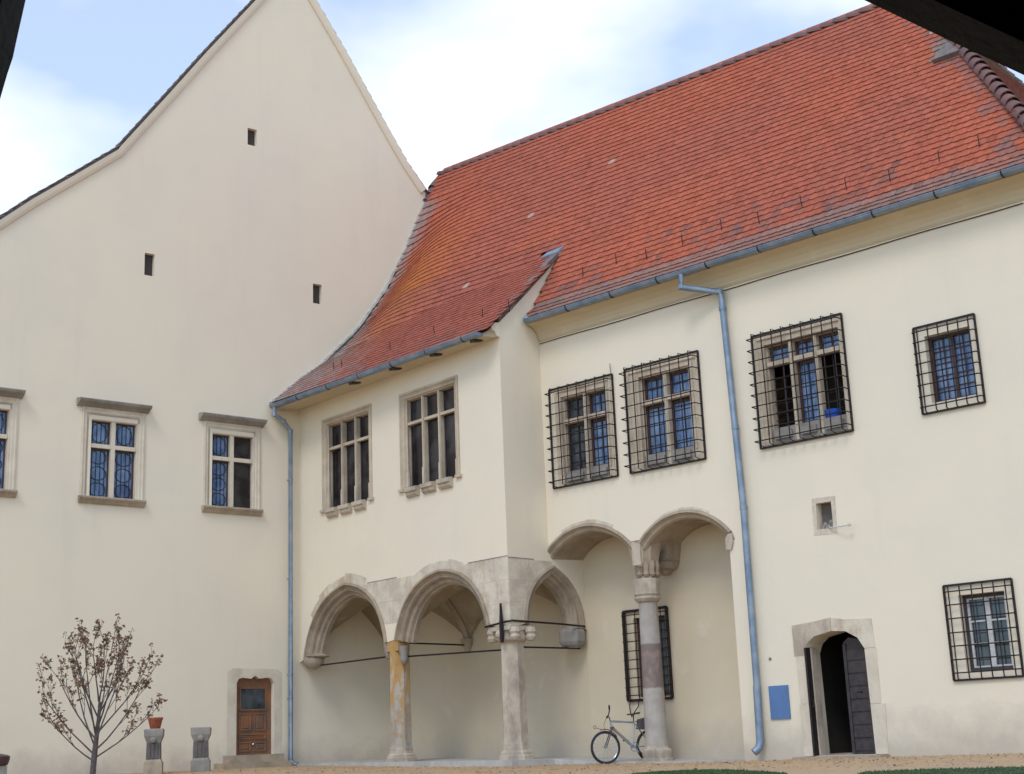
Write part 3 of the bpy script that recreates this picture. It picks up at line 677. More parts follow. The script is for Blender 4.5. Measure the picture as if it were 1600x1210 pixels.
cs = column(cc, M['stone_pale'], [(0.41, -0.42), (0.41, -0.20), (0.37, -0.18), (0.37, -0.13), (0.31, -0.08), (0.30, -0.001)], [(0.30, 0.0), (0.30, 0.03), (0.285, 0.15), (0.262, 2.17), (0.262, 2.18)],
       [(0.262, 2.181), (0.29, 2.19), (0.36, 2.24), (0.37, 2.30), (0.34, 2.31), (0.34, 2.52)], M['stone_pale'], 8, 0.39 + R(48))
m = MB()
for uu, oo in ((-0.66, -0.05), (0.06, -0.08), (0.10, -0.50)):
    m.lathe(LG.p(uu, 2.20, oo), [(0.03, 0), (0.09, 0.02), (0.12, 0.09), (0.10, 0.15), (0.13, 0.20), (0.10, 0.30)], 9)
m.sphere(LG.p(-0.30, 2.36, 0.06), 0.09, 8, 6)
m.box(LG, -0.68, 0.04, 2.44, 2.53, -0.60, 0.045)
m.build('capital_scroll', M['stone_pale'], cs, smooth=False)
cb = B.p(2.44, 0, -0.35)
bs = column(cb, M['banded'], [(0.34, -0.50), (0.34, -0.36), (0.30, -0.35), (0.32, -0.25), (0.32, -0.20), (0.25, -0.15), (0.24, -0.101)], [(0.24, -0.10), (0.235, 0.1), (0.20, 2.84), (0.20, 2.85)],
       [(0.20, 2.851), (0.24, 2.87), (0.285, 2.93), (0.285, 2.96), (0.255, 2.98), (0.285, 3.02), (0.285, 3.33), (0.27, 3.35)], M['stone_pale'], 14, 0)
m = MB(); m.lathe(cb, [(0.26, 3.35), (0.24, 3.42), (0.27, 3.55), (0.30, 3.70), (0.34, 3.86), (0.40, 4.15)], 8, 0.3)
for k in range(5):
    a = -0.9 + k * 0.55; m.lathe(cb + Vector((math.cos(a - 1.3) * 0.25, math.sin(a - 1.3) * 0.25, 3.38)), [(0.03, 0), (0.07, 0.05), (0.05, 0.14), (0.08, 0.24), (0.05, 0.34)], 7)
m.build('carved_springer', M['stone'], bs, smooth=True)
# ---- loggia floor slab (a raised ledge)
ring = [(A.p(0.02, 0), -0.19), (LG.p(-8.25, 0, 0.32), -0.21), (LG.p(-4.3, 0, 0.34), -0.24), (LG.p(0.28, 0, 0.34), -0.28), (RT.p(-0.55, 0, 0.42), -0.30), (B.p(1.2, 0, 0.1), -0.38), (B.p(2.95, 0, 0.12), -0.43), (B.p(4.83, 0, 0.0), -0.47), (B.p(4.83, 0, -1.2), -0.47), (B.p(0.0, 0, -1.3), -0.30), (A.p(2.8, 0), -0.19)]
tris = tessellate_polygon([[Vector((p.x, p.y, 0)) for p, z in ring]]); n = len(ring)
m = MB(); m.add([Vector((p.x, p.y, z)) for p, z in ring] + [Vector((p.x, p.y, -0.9)) for p, z in ring], [tuple(t) for t in tris] + [(i, (i + 1) % n, (i + 1) % n + n, i + n) for i in range(n)])
m.build('loggia_floor', M['floor_stone'], LB)
# ---- tie rods
def rod(name, pts, r=0.022):
    m = MB(); m.tube(pts, r, 6); return m.build(name, M['iron'], LB, smooth=True)
rod('tie_rod', [LG.p(-7.74, 2.20, -0.25), LG.p(-4.45, 2.21, -0.25)])
rod('tie_rod', [LG.p(-4.05, 2.16, -0.25), LG.p(-0.45, 2.05, -0.25)])
rod('tie_rod', [LM + Vector((0, 0, 2.50)) , KM + Vector((0, 0, 2.50))])
rod('tie_rod', [LG.p(-0.1, 2.08, -0.45), RT.p(1.10, 2.10, -0.22)])
rod('corner_strap', [LG.p(-0.78, 2.56, 0.05), LG.p(-0.02, 2.62, 0.06), RT.p(-1.30, 2.63, 0.06), RT.p(0.2, 2.60, 0.07), RT.p(1.02, 2.57, 0.05)], 0.024)
m = MB(); m.add([LG.p(u, z, o) for u, z in ((-0.225, 2.18), (-0.155, 2.18), (-0.15, 2.55), (-0.185, 3.02), (-0.20, 3.02), (-0.235, 2.55)) for o in (0.06, 0.11)], [(0, 2, 4, 6, 8, 10), (11, 9, 7, 5, 3, 1)] + [(2 * i, 2 * i + 1, (2 * i + 3) % 12, (2 * i + 2) % 12) for i in range(6)])
m.build('strap_wedge', M['iron'], LB)
print('walls ok')

# ---- windows of the loggia front
def loggia_window(u0, u1, z0, z1):
    m = MB()
    quad_frame(m, LG, u0 - 0.04, u1 + 0.04, z0, z1 + 0.04, [(0, 0.05, -0.01), (0, 0.05, 0.035), (0.05, 0.05, 0.04), (0.07, 0.05, 0.0), (0.10, 0.05, -0.02), (0.12, 0.05, 0.0), (0.145, 0.05, 0.0), (0.165, 0.05, -0.05), (0.18, 0.05, -0.06), (0.19, 0.05, -0.24)])
    wn = m.build('window', M['stone_warm'], LB)
    a, b = u0 + 0.15, u1 - 0.15; zt = 7.70; zb = z0 + 0.05; zh = z1 - 0.17; w_ = (b - a) / 3
    cs_ = [a + w_, a + 2 * w_]
    for c in cs_:
        m = MB(); m.prism(LG, [(c - 0.04, zb), (c + 0.04, zb), (c + 0.04, zh), (c - 0.04, zh)], -0.18, -0.07); m.tube([LG.p(c, zb + 0.3, -0.06), LG.p(c, zh + 0.02, -0.06)], 0.028, 8)
        m.tube([LG.p(c, zb - 0.02, -0.06), LG.p(c, zb + 0.42, -0.06)], 0.05, 6)
        m.build('mullion', M['stone_warm'], wn)
    for c in (a + 0.0, b - 0.0):
        m = MB(); m.tube([LG.p(c, zb + 0.3, -0.06), LG.p(c, zh + 0.02, -0.06)], 0.025, 8); m.tube([LG.p(c, zb - 0.02, -0.06), LG.p(c, zb + 0.40, -0.06)], 0.05, 6); m.build('jamb_shaft', M['stone_warm'], wn)
    xs = [a] + cs_ + [b]
    for i in range(3):
        x0 = xs[i] + (0.04 if i else 0.0); x1_ = xs[i + 1] - (0.04 if i < 2 else 0.0)
        m = MB(); m.box(LG, x0, x1_, zt - 0.035, zt + 0.035, -0.175, -0.065); m.build('transom', M['stone_warm'], wn)
        for y0, y1 in ((zb, zt - 0.05), (zt + 0.05, zh + 0.02)):
            m = MB(); m.box(LG, x0 - 0.0, x1_, y0, y1, -0.21, -0.20); m.build('pane', M['glass_black'], wn)
            m = MB(); m.bar(LG.p(x0 + 0.015, y0, -0.19), LG.p(x0 + 0.015, y1, -0.19), 0.03, 0.02, LG.n); m.bar(LG.p(x1_ - 0.015, y0, -0.19), LG.p(x1_ - 0.015, y1, -0.19), 0.03, 0.02, LG.n); m.build('sash', M['wood_dark'], wn)
        c = (xs[i] + xs[i + 1]) / 2
        m = MB(); m.sweep(LG, [(c - w_ * 0.36, z0 - 0.20), (c + w_ * 0.36, z0 - 0.20)], [(0.0, 0.0), (0.0, 0.05), (0.05, 0.10), (0.11, 0.10), (0.13, 0.15), (0.22, 0.16), (0.26, -0.10), (0.20, -0.02)])
        m.build('sill_block', M['stone_pale'], wn)
    for s_, c in ((-1, u0), (1, u1)):
        m = MB(); m.box(LG, c - 0.10, c + 0.10, z0 - 0.02, z0 + 0.05, 0.0, 0.07); m.build('sill_end', M['stone_pale'], wn)
    m = MB(); m.box(LG, u0 + 0.2, u1 - 0.2, z0 - 0.02, zb, -0.55, -0.02); m.build('sill', M['stone_pale'], wn)
    m = MB(); m.box(LG, u0 - 0.05, u1 + 0.05, z0 - 0.1, z1 + 0.1, -0.75, -0.62); m.build('window_backing', M['void'], wn)
for q in lwin: loggia_window(*q)

# ---- stone framed windows of the long wall
def stone_window(u0, u1, z0, z1, lights, panes, il, ir):
    m = MB()
    quad_frame(m, B, u0, u1, z0, z1, [(0, 0, -0.01), (0, 0, 0.02), (0.05, 0.0, 0.025), (0.07, 0.0, -0.01), (0.10, 0.0, -0.01)])
    wn = m.build('window', M['stone_warm'], LB)
    a, b = u0 + il, u1 - ir; zb, zh, zt = z0 + 0.33, z1 - 0.20, 7.10 if lights == 2 else 7.28
    m = MB()
    for x0, x1_ in ((u0 + 0.10, a - 0.03), (b + 0.03, u1 - 0.10)):
        if x1_ - x0 > 0.03: m.box(B, x0, x1_, z0, z1 - 0.1, -0.10, -0.012); m.tube([B.p((x0 + x1_) / 2, z0 + 0.25, -0.01), B.p((x0 + x1_) / 2, z1 - 0.12, -0.01)], 0.03, 6)
    m.box(B, u0 + 0.10, a, z0, z1 - 0.1, -0.30, -0.10); m.box(B, b, u1 - 0.10, z0, z1 - 0.1, -0.30, -0.10); m.box(B, u0 + 0.10, u1 - 0.10, zh + 0.03, z1 - 0.1, -0.101, -0.011); m.box(B, a, b, zh, zh + 0.03, -0.30, -0.07)
    m.build('jamb', M['stone_warm'], wn)
    w_ = (b - a) / lights; xs = [a + i * w_ for i in range(lights + 1)]
    for c in xs[1:-1]:
        m = MB(); m.prism(B, [(c - 0.045, z0), (c + 0.045, z0), (c + 0.045, z1 - 0.2), (c - 0.045, z1 - 0.2)], -0.22, -0.07); m.tube([B.p(c, zb, -0.065), B.p(c, z1 - 0.2, -0.065)], 0.025, 6); m.build('mullion', M['stone_warm'], wn)
    for i in range(lights):
        x0 = xs[i] + (0.045 if i else 0); x1_ = xs[i + 1] - (0.045 if i < lights - 1 else 0)
        m = MB(); m.box(B, x0, x1_, zt - 0.045, zt + 0.045, -0.195, -0.04); m.build('transom', M['stone_warm'], wn)
        m = MB(); m.box(B, x0, x1_, z0 + 0.02, zb, -0.5, -0.06); m.box(B, x0 + 0.06, x1_ - 0.06, z0 + 0.10, zb - 0.08, -0.06, 0.0); m.build('sill_block', M['stone_grey'], wn)
        for j, (y0, y1) in enumerate(((zb, zt - 0.06), (zt + 0.06, zh))):
            kind = panes[i][j]
            if kind == 'open': 
                m = MB(); m.tube([B.p((x0 + x1_) / 2, y0, -0.225), B.p((x0 + x1_) / 2, y1, -0.225)], 0.014, 6)
                for q in range(3): m.tube([B.p(x0, y0 + (y1 - y0) * (0.15 + q * 0.13), -0.225), B.p(x1_, y0 + (y1 - y0) * (0.15 + q * 0.13), -0.225)], 0.01, 5)
                m.build('inner_bars', M['iron'], wn); 
                continue
            m = MB(); m.box(B, x0, x1_, y0, y1, -0.245, -0.235); m.build('pane', M[kind], wn)
            m = MB()
            m.box(B, x0, x0 + 0.05, y0, y1, -0.235, -0.19); m.box(B, x1_ - 0.05, x1_, y0, y1, -0.235, -0.19); m.box(B, x0 + 0.07, x1_ - 0.05, y1 - 0.06, y1, -0.235, -0.19); m.box(B, x0 + 0.07, x1_ - 0.05, y0, y0 + 0.05, -0.235, -0.19)
            m.build('sash', M['wood_brown'], wn)
            m = MB(); xc = (x0 + x1_) / 2 + 0.01; m.bar(B.p(xc, y0, -0.225), B.p(xc, y1, -0.225), 0.022, 0.015, B.n)
            nz = 2 if j else 5
            for q in range(1, nz): zz = y0 + (y1 - y0) * q / nz; m.bar(B.p(x0, zz, -0.23), B.p(x1_, zz, -0.23), 0.014, 0.012, B.n)
            m.build('glazing_bars', M['iron'], wn)
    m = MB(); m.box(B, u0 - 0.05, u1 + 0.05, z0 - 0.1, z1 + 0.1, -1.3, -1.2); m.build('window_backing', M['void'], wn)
stone_window(*bwin[0][1:], 2, [('glass_dusk', 'glass_dusk'), ('glass_blue', 'glass_blue')], 0.19, 0.20)
stone_window(*bwin[1][1:], 2, [('glass_blue', 'glass_blue'), ('glass_blue', 'glass_blue')], 0.32, 0.30)
stone_window(*bwin[2][1:], 3, [('open', 'glass_blue'), ('glass_blue', 'glass_blue'), ('open', 'glass_blue')], 0.22, 0.13)
def plain_window(Wf, u0, u1, z0, z1, frame_mat, pane_mat, nx, nz, dep=0.16, fr=0.06):
    m = MB(); m.box(Wf, u0 - 0.02, u0 + fr, z0, z1, -dep - 0.06, -dep); m.box(Wf, u1 - fr, u1 + 0.02, z0, z1, -dep - 0.06, -dep); m.box(Wf, u0 + fr, u1 - fr, z1 - fr, z1 + 0.02, -dep - 0.06, -dep); m.box(Wf, u0 + fr, u1 - fr, z0 - 0.02, z0 + fr, -dep - 0.06, -dep)
    wn = m.build('window', frame_mat, LB)
    a, b, c, d = u0 + fr, u1 - fr, z0 + fr, z1 - fr; mid = (a + b) / 2
    for x0, x1_ in ((a, mid), (mid, b)):
        m = MB(); m.box(Wf, x0, x1_, c, d, -dep - 0.08, -dep - 0.07); m.build('pane', pane_mat, wn)
    return wn, (a, b, c, d)
w5, (a, b, c, d) = plain_window(B, 9.53, 10.42, 5.80, 7.08, M['wood_brown'], M['glass_blue'], 2, 4)
m = MB(); mid = (a + b) / 2; m.bar(B.p(mid, c, -0.2), B.p(mid, d, -0.2), 0.06, 0.04, B.n)
for x in (a + (mid - a) / 2, mid + (b - mid) / 2): m.bar(B.p(x, c, -0.22), B.p(x, d, -0.22), 0.02, 0.02, B.n)
for q in range(1, 5): m.bar(B.p(a, c + (d - c) * q / 5, -0.22), B.p(b, c + (d - c) * q / 5, -0.22), 0.02, 0.02, B.n)
m.build('glazing_bars', M['wood_brown'], w5)
w6, (a, b, c, d) = plain_window(B, 9.60, 10.45, 0.95, 2.28, M['wood_dark'], M['glass_dusk'], 2, 3)
m = MB(); mid = (a + b) / 2
for x, ww in ((a + 0.02, 0.04), (mid, 0.10), (b - 0.02, 0.04)): m.bar(B.p(x, c, -0.2), B.p(x, d, -0.2), ww, 0.04, B.n)
for q in range(4): m.bar(B.p(a, c + (d - c - 0.03) * q / 3 + 0.015, -0.202), B.p(b, c + (d - c - 0.03) * q / 3 + 0.015, -0.202), 0.028, 0.035, B.n)
m.build('sash_bars', M['wood_pale'], w6)
for x0, x1_, y0 in ((a + 0.02, a + 0.16, c + 0.42), (a + 0.20, a + 0.34, c + 0.38), (mid + 0.06, mid + 0.24, c + 0.42), (mid + 0.27, b - 0.02, c + 0.8)):
    m = MB(); n = 9; vs = []
    for k in range(n):
        u = x0 + (x1_ - x0) * k / (n - 1); o = -0.234 + 0.004 * (k % 2)
        vs += [B.p(u, y0, o), B.p(u, d, o)]
    m.add(vs, [(2 * k, 2 * k + 2, 2 * k + 3, 2 * k + 1) for k in range(n - 1)]); m.build('curtain', M['curtain'], w6)
wk, (a, b, c, d) = plain_window(K2, 1.37, 2.24, 0.92, 2.64, M['wood_brown'], M['glass_black'], 2, 3, 0.12, 0.12)
m = MB(); mid = (a + b) / 2; m.bar(K2.p(mid, c, -0.15), K2.p(mid, d, -0.15), 0.10, 0.05, B.n); m.build('glazing_bars', M['wood_brown'], wk)
m = MB(); m.box(K2, 1.3, 2.3, 0.85, 2.7, -0.55, -0.45); m.build('window_backing', M['void'], wk)

# ---- basket grilles
def grille(Wf, u0, u1, z0, z1, nh, nv, proj=0.17, r=0.013, fr=0.034):
    m = MB(); nn = Wf.n
    for a, b in (((u0, z0), (u1, z0)), ((u0, z1), (u1, z1)), ((u0, z0), (u0, z1)), ((u1, z0), (u1, z1))):
        m.bar(Wf.p(a[0], a[1], 0.035), Wf.p(b[0], b[1], 0.035), fr, fr, nn)
    for q in (0.2, 0.5, 0.8):        # pins into the wall
        for x in (u0, u1): m.tube([Wf.p(x, z0 + (z1 - z0) * q, -0.03), Wf.p(x, z0 + (z1 - z0) * q, 0.07)], 0.012, 5)
    g = m.build('window_grille', M['iron'], LB)
    for k in range(nh):
        z = z0 + (z1 - z0) * (k + 0.5) / nh + random.uniform(-0.008, 0.008)
        m = MB(); m.tube([Wf.p(u0, z, 0.03), Wf.p(u0 + 0.01, z, proj), Wf.p(u1 - 0.01, z, proj), Wf.p(u1, z, 0.03)], r, 5); m.build('bar', M['iron'], g)
    for k in range(nv):
        u = u0 + (u1 - u0) * (k + 0.5) / nv + random.uniform(-0.008, 0.008)
        m = MB(); m.tube([Wf.p(u, z0, 0.03), Wf.p(u, z0 + 0.035, proj - 2 * r), Wf.p(u, z1 - 0.005, proj - 2 * r), Wf.p(u, z1, 0.03)], r, 5); m.build('bar', M['iron'], g)
    return g
g1 = grille(B, 0.264, 2.13, 5.61, 7.905, 9, 7, 0.20)
grille(B, 2.484, 4.46, 5.605, 7.925, 9, 8, 0.25)
grille(B, 5.81, 7.89, 5.58, 7.92, 10, 9, 0.25)
grille(B, 9.345, 10.55, 5.62, 7.27, 8, 6, 0.13)
grille(B, 9.36, 10.62, 0.81, 2.465, 7, 6, 0.10, 0.012, 0.035)
grille(K2, 1.12, 2.32, 0.865, 2.80, 10, 5, 0.12, 0.011, 0.055)
m = MB(); m.tube([B.p(2.10, 7.85, 0.03), B.p(2.10, 8.15, 0.05)], 0.01, 5); m.build('iron_spike', M['stone_grey'], LB)

# ---- niche with its bracket, bolts
m = MB(); m.box(B, 6.85, 7.3, 3.72, 4.40, -0.28, -0.20); m.build('niche_back', M['stone_dark'], LB)
m = MB(); m.prism(B, [(6.82, 3.70), (7.33, 3.68), (7.35, 4.40), (6.84, 4.42), (6.92, 4.32), (7.26, 4.32), (7.26, 3.78), (6.90, 3.80), (6.92, 4.32), (6.84, 4.42)][:4] , 0.0, 0.006, [[(6.905, 3.81), (7.255, 3.79), (7.255, 4.31), (6.925, 4.31)]])
m.build('niche_surround', M['ashlar'], LB)
m = MB()
for k in range(7): m.sphere(B.p(6.98 + 0.045 * k, 3.83 + 0.05 * math.sin(k * 2) + 0.01 * k, -0.12), 0.06, 7, 5)
m.build('niche_rubble', M['stone_grey'], LB)
m = MB(); m.tube([B.p(7.05, 3.86, -0.15), B.p(7.22, 3.80, 0.05), B.p(7.55, 3.78, 0.16), B.p(7.72, 3.78, 0.18)], 0.014, 6); m.sphere(B.p(7.70, 3.79, 0.18), 0.04, 8, 5); m.build('niche_bracket', M['wood_pale'], LB)
m = MB(); m.sphere(B.p(5.60, 1.45, 0.01), 0.03, 8, 5); m.build('wall_bolt', M['stone_grey'], LB)

# ---- doorway: stones, dark leaves
def ring_piece(inner_pts, outer_pts, name='surround_stone', mat='ashlar'):
    m = MB(); m.prism(B, inner_pts + outer_pts[::-1], 0.0, 0.012 + random.uniform(0, 0.006)); return m.build(name, M[mat], dsur)
m = MB(); m.box(B, 6.12, 7.95, -0.52, -0.41, -0.6, 0.35); dsur = m.build('doorway_threshold', M['stone'], LB)
ring_piece([(6.40, -0.40), (6.39, 0.55)], [(6.18, -0.40), (6.17, 0.55)], mat='ashlar_pale')
ring_piece([(6.39, 0.56), (6.38, 1.45)], [(6.20, 0.56), (6.18, 1.45)], mat='ashlar_pale')
ring_piece([(6.38, 1.46), (6.46, 1.68), (6.62, 1.80), (7.00, 1.87)], [(6.15, 1.46), (6.15, 2.04), (6.6, 2.07), (7.0, 2.12)], mat='stone_pale')
ring_piece([(7.01, 1.87), (7.30, 1.84), (7.54, 1.70), (7.66, 1.50)], [(7.01, 2.12), (7.3, 2.06), (7.86, 2.03), (7.88, 1.50)])
ring_piece([(7.66, 1.49), (7.67, 0.5)], [(7.90, 1.49), (7.89, 0.5)], mat='ashlar_pale')
ring_piece([(7.67, 0.49), (7.68, -0.40)], [(7.97, 0.49), (7.93, -0.40)], mat='ashlar_pale')
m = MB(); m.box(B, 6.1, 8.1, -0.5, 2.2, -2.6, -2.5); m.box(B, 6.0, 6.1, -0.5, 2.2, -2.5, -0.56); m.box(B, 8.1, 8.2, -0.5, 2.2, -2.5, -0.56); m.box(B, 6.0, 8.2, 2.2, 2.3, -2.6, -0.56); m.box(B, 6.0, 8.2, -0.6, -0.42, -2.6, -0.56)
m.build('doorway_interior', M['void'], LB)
m = MB(); m.box(B, 6.1, 8.1, -0.42, -0.38, -2.5, -0.56); m.build('doorway_floor', M['stone'], LB)
# right leaf, nearly shut: boards on a frame
UL = W(B.p(7.63, 0, -0.12), tuple((-(B.u * 0.97) - B.n * 0.24).normalized()[:2]), tuple((B.n * 0.97 - B.u * 0.24).normalized()[:2]))
m = MB(); m.prism(UL, [(0.0, -0.39), (0.60, -0.39), (0.60, 1.66), (0.46, 1.74), (0.15, 1.68), (0.0, 1.50)], -0.07, -0.03); leaf = m.build('door_leaf', M['wood_dark'], LB)
for k in range(8):
    m = MB(); z = -0.33 + k * 0.235; m.box(UL, 0.08, 0.52, z, z + 0.20, -0.03, -0.012 + random.uniform(-.003, .003)); m.build('door_board', M['wood_dark'], leaf)
m = MB(); m.box(UL, 0.0, 0.07, -0.39, 1.48, -0.03, 0.0); m.box(UL, 0.53, 0.60, -0.39, 1.62, -0.03, 0.0); m.build('door_stile', M['wood_dark'], leaf)
m = MB(); m.tube([UL.p(0.22, 0.72, 0.0), UL.p(0.22, 0.72, 0.05), UL.p(0.30, 0.72, 0.05)], 0.012, 6); m.build('door_handle', M['iron'], leaf)
# left leaf folded back: thin dark edge and a pale inner lining
m = MB(); m.box(B, 6.385, 6.43, -0.40, 1.60, -0.16, 0.03); lf = m.build('door_leaf', M['iron'], LB)
m = MB(); m.box(B, 6.44, 6.47, -0.40, 1.60, -0.30, -0.10); m.build('door_lining', M['stone_pale'], lf)
m = MB(); m.tube([B.p(6.44, 0.62, 0.02), B.p(6.50, 0.62, 0.03), B.p(6.50, 0.52, 0.03)], 0.012, 6); m.sphere(B.p(6.47, 0.50, 0.02), 0.025, 6, 4); m.build('door_handle', M['iron'], lf)

# ---- cornice, cable
m = MB(); m.sweep(B, [(0.02, 9.12), (UE, 9.12)], [(0.0, 0.0), (0.03, 0.03), (0.06, 0.05), (0.10, 0.05), (0.20, 0.10), (0.29, 0.20), (0.33, 0.30), (0.35, 0.42), (0.42, 0.44), (0.46, 0.44), (0.46, -0.1)])
m.build('cornice', M['cove'], LB)
m = MB(); m.tube([B.p(0.02 + k * 0.615, 9.075 + 0.008 * math.sin(k * 1.3), 0.02) for k in range(20)], 0.010, 5); m.build('cable', M['iron'], LB)
m = MB()
tip = A.p(-0.80, 9.02, 0.10); ge = RT.p(-1.72, 9.10, -0.1)
# sloping soffit of the loggia eave
m.add([tip + Vector((0, 0, -0.02)), ge + Vector((0, 0, -0.03)), LG.p(-0.02, 9.30, 0.0), LG.p(-8.28, 9.28, 0.0), LG.p(-8.28, 9.0, 0.0), LG.p(-0.02, 9.02, 0.0), tip + Vector((0, 0, -0.09)), ge + Vector((0, 0, -0.10))], [(0, 1, 2, 3), (7, 6, 4, 5), (0, 6, 7, 1), (0, 3, 4, 6), (1, 7, 5, 2)])
m.build('soffit', M['cove'], LB)

# ================================================================ ROOF
def ridge_at(u): return (-4.54 + 0.0345 * (u + 7.7), 17.03 - 0.0511 * (u + 7.7))
NR = 42
DIPT = [(3, 0), (1.31, 0), (0.44, 0.04), (-0.37, 0.18), (-1.0, 0.52), (-1.41, 0.70), (-2.29, 0.80), (-2.98, 0.60), (-3.46, 0.24), (-3.83, 0.0), (-9, 0)]
def dip(P):
    u, d = B.uv(P); a = (P - A.O).dot(A.n)
    wgt = math.exp(-(max(0, a) / 1.5) ** 2)
    if wgt < 0.003: return 0.0
    for (d0, v0), (d1, v1) in zip(DIPT[:-1], DIPT[1:]):
        if d1 <= d <= d0: return wgt * (v0 + (v1 - v0) * (d - d0) / (d1 - d0))
    return 0.0
def main_raw(u, s):
    rd, rz = ridge_at(u); l1 = 0.40; l2 = math.hypot(0.2 - rd, rz - 9.84)
    if s < l1: f = s / l1; return B.p(u, 9.57 + 0.27 * f, 0.5 - 0.3 * f)
    f = (s - l1) / (NR * 0.208 - l1); return B.p(u, 9.84 + (rz - 9.84) * f, 0.2 + (rd - 0.2) * f)
def main_z(u, d):
    rd, rz = ridge_at(u)
    if d > 0.2: return 9.57 + 0.9 * (0.5 - d)
    return 9.84 + (rz - 9.84) * (0.2 - d) / (0.2 - rd)
G0 = A.p(-0.83, 9.07, 0.0); G1 = RT.p(-1.75, 9.08, 0.0); G2 = RT.p(1.0, 11.62, 0.0)
ge_dir = (G1 - G0).normalized(); gn = ge_dir.cross(G2 - G0).normalized(); 
if gn.z < 0: gn = -gn
gup = gn.cross(ge_dir).normalized()
if gup.z < 0: gup = -gup
def low_raw(t, s): return G0 + ge_dir * t + gup * s
def low_z(P): return G0.z - (gn.x * (P.x - G0.x) + gn.y * (P.y - G0.y)) / gn.z
def dipped(P): return P - Vector((0, 0, dip(P)))
def hip_u(d): return 12.56 + (d - 0.5) * 0.907
def keep_main(P):
    u, d = B.uv(P)
    if u > hip_u(d) - 0.02: return False
    if (P - A.O).dot(A.n) < -0.02 and P.z < 16.1: return False
    if u < -7.75 + 0.02 * (17 - P.z): return False
    if u < 1.2 and low_z(P) > main_z(u, d) + 0.10 and RT.uv(P)[1] < 0.0: return False
    if RT.uv(P)[0] < 1.0 and -0.65 < RT.uv(P)[1] < 0.04 and d > -1.05: return False
    return True
def keep_low(P):
    u, d = B.uv(P)
    if (P - A.O).dot(A.n) < -0.05: return False
    ru, rn = RT.uv(P)
    if rn > 0.03: return False
    return P.z >= main_z(u, d) - 0.12
def tilecol(P, jitter=True):
    u, d = B.uv(P); a = (P - A.O).dot(A.n)
    from mathutils import noise as mn
    n1 = mn.noise(P * 0.9); n2 = mn.noise(P * 2.7 + Vector((9, 3, 1))); n3 = mn.noise(P * 0.35 + Vector((3, 7, 5)))
    c = Vector((0.43, 0.105, 0.055))
    c = c.lerp(Vector((0.37, 0.100, 0.064)), max(0, min(1, 0.5 + n3)))
    # orange lichen-free band beside the gable wall
    ob = max(0.0, 1 - abs(a - 2.0) / 2.0) if d < 1.0 and u < -2 else 0.0
    ob *= max(0, min(1, (14.6 - P.z) / 2.5)) if P.z > 12.1 else max(0, min(1, (P.z - 9.6) / 1.2))
    c = c.lerp(Vector((0.46, 0.150, 0.035)), min(1, ob * 1.1) * 0.85)
    lowedge = (0.5 - d) if u > 0.1 else ((P - G0).dot(gup) if P.z < 12 else 9)
    if lowedge < 1.0:
        th = 0.25 + n2 * 0.9 + n1 * 0.5 - lowedge * 0.6 + (0.12 if u > 0.1 else 0.05)
        if th > 0.02: c = c.lerp(Vector((0.17, 0.10, 0.09)), min(0.75, th * 1.9) * random.uniform(0.55, 1.1))
    if u > 0.1 and lowedge < 0.3: c = c.lerp(Vector((0.24, 0.17, 0.15)), 0.7)
    if u < 0 and P.z < 12: c = c.lerp(Vector((0.27, 0.085, 0.07)), 0.5)
    if u < -3 and P.z < 15.8:
        aw = 0.75 if P.z > 11.5 else 0.75 + (11.5 - P.z) * 1.1
        c = c.lerp(Vector((0.30, 0.24, 0.225)), max(0, min(0.95, 1.25 - a / aw + n2 * 0.5)))
    hb = hip_u(d) - u
    if hb < 0.9 and n2 + 0.55 - hb > 0.1: c = c.lerp(Vector((0.20, 0.13, 0.12)), random.uniform(0.2, 0.65))
    elif hb < 1.6: c = c.lerp(Vector((0.48, 0.11, 0.055)), 0.3 * max(0, min(1, (1.6 - hb) / 0.5)))
    if 9.35 < u < 10.05 and 13.35 < P.z < 13.95 + (u - 9.3) * 0.2: c = Vector((0.22, 0.19, 0.16))
    if jitter:
        c = c * random.uniform(0.90, 1.09); c = c.lerp(Vector((0.46, 0.16, 0.09)), random.uniform(0, 0.25))
        r = random.random()
        if r < 0.0012: c = c.lerp(Vector((0.55, 0.45, 0.38)), 0.6)
        elif r < 0.03: c = c * 0.84
    return c
def frame_at(f, a, s):
    p = f(a, s); pu = f(a + 0.1, s); ps = f(a, s + 0.12)
    p, pu, ps = dipped(p), dipped(pu), dipped(ps)
    x = (pu - p).normalized(); y = (ps - p); y = (y - x * y.dot(x)).normalized(); return p, x, y
tiles = []   # (P, x, yup, z)
for j in range(NR + 1):
    s = j * 0.208 - 0.03; n0 = int(-8.4 / 0.19)
    for i in range(n0, int(12.7 / 0.19)):
        u = (i + 0.5 * (j % 2)) * 0.19 + random.uniform(-0.004, 0.004)
        Pr = main_raw(u, max(0, s))
        if not keep_main(Pr): continue
        tiles.append(frame_at(main_raw, u, s))
LL = (G1 - G0).length; j = 0
while j < 34:
    s = j * 0.165 - 0.03
    for i in range(-4, int(LL / 0.19) + 12):
        t = (i + 0.5 * (j % 2)) * 0.19 + random.uniform(-0.004, 0.004)
        Pr = low_raw(t, max(0, s))
        if not keep_low(Pr): continue
        tiles.append(frame_at(low_raw, t, s))
    j += 1
print('tiles', len(tiles))
wt, ht, tt = 0.0945, 0.34, 0.022
outl = [(-wt, ht), (-wt, 0.028), (-wt * 0.72, 0.009), (-wt * 0.3, 0.0), (wt * 0.3, 0.0), (wt * 0.72, 0.009), (wt, 0.028), (wt, ht)]
tv = np.array([(x, y, 0.010 + tt + 0.040 * (1 - y / ht)) for x, y in outl] + [(x, y, 0.010 + 0.040 * (1 - y / ht)) for x, y in outl])
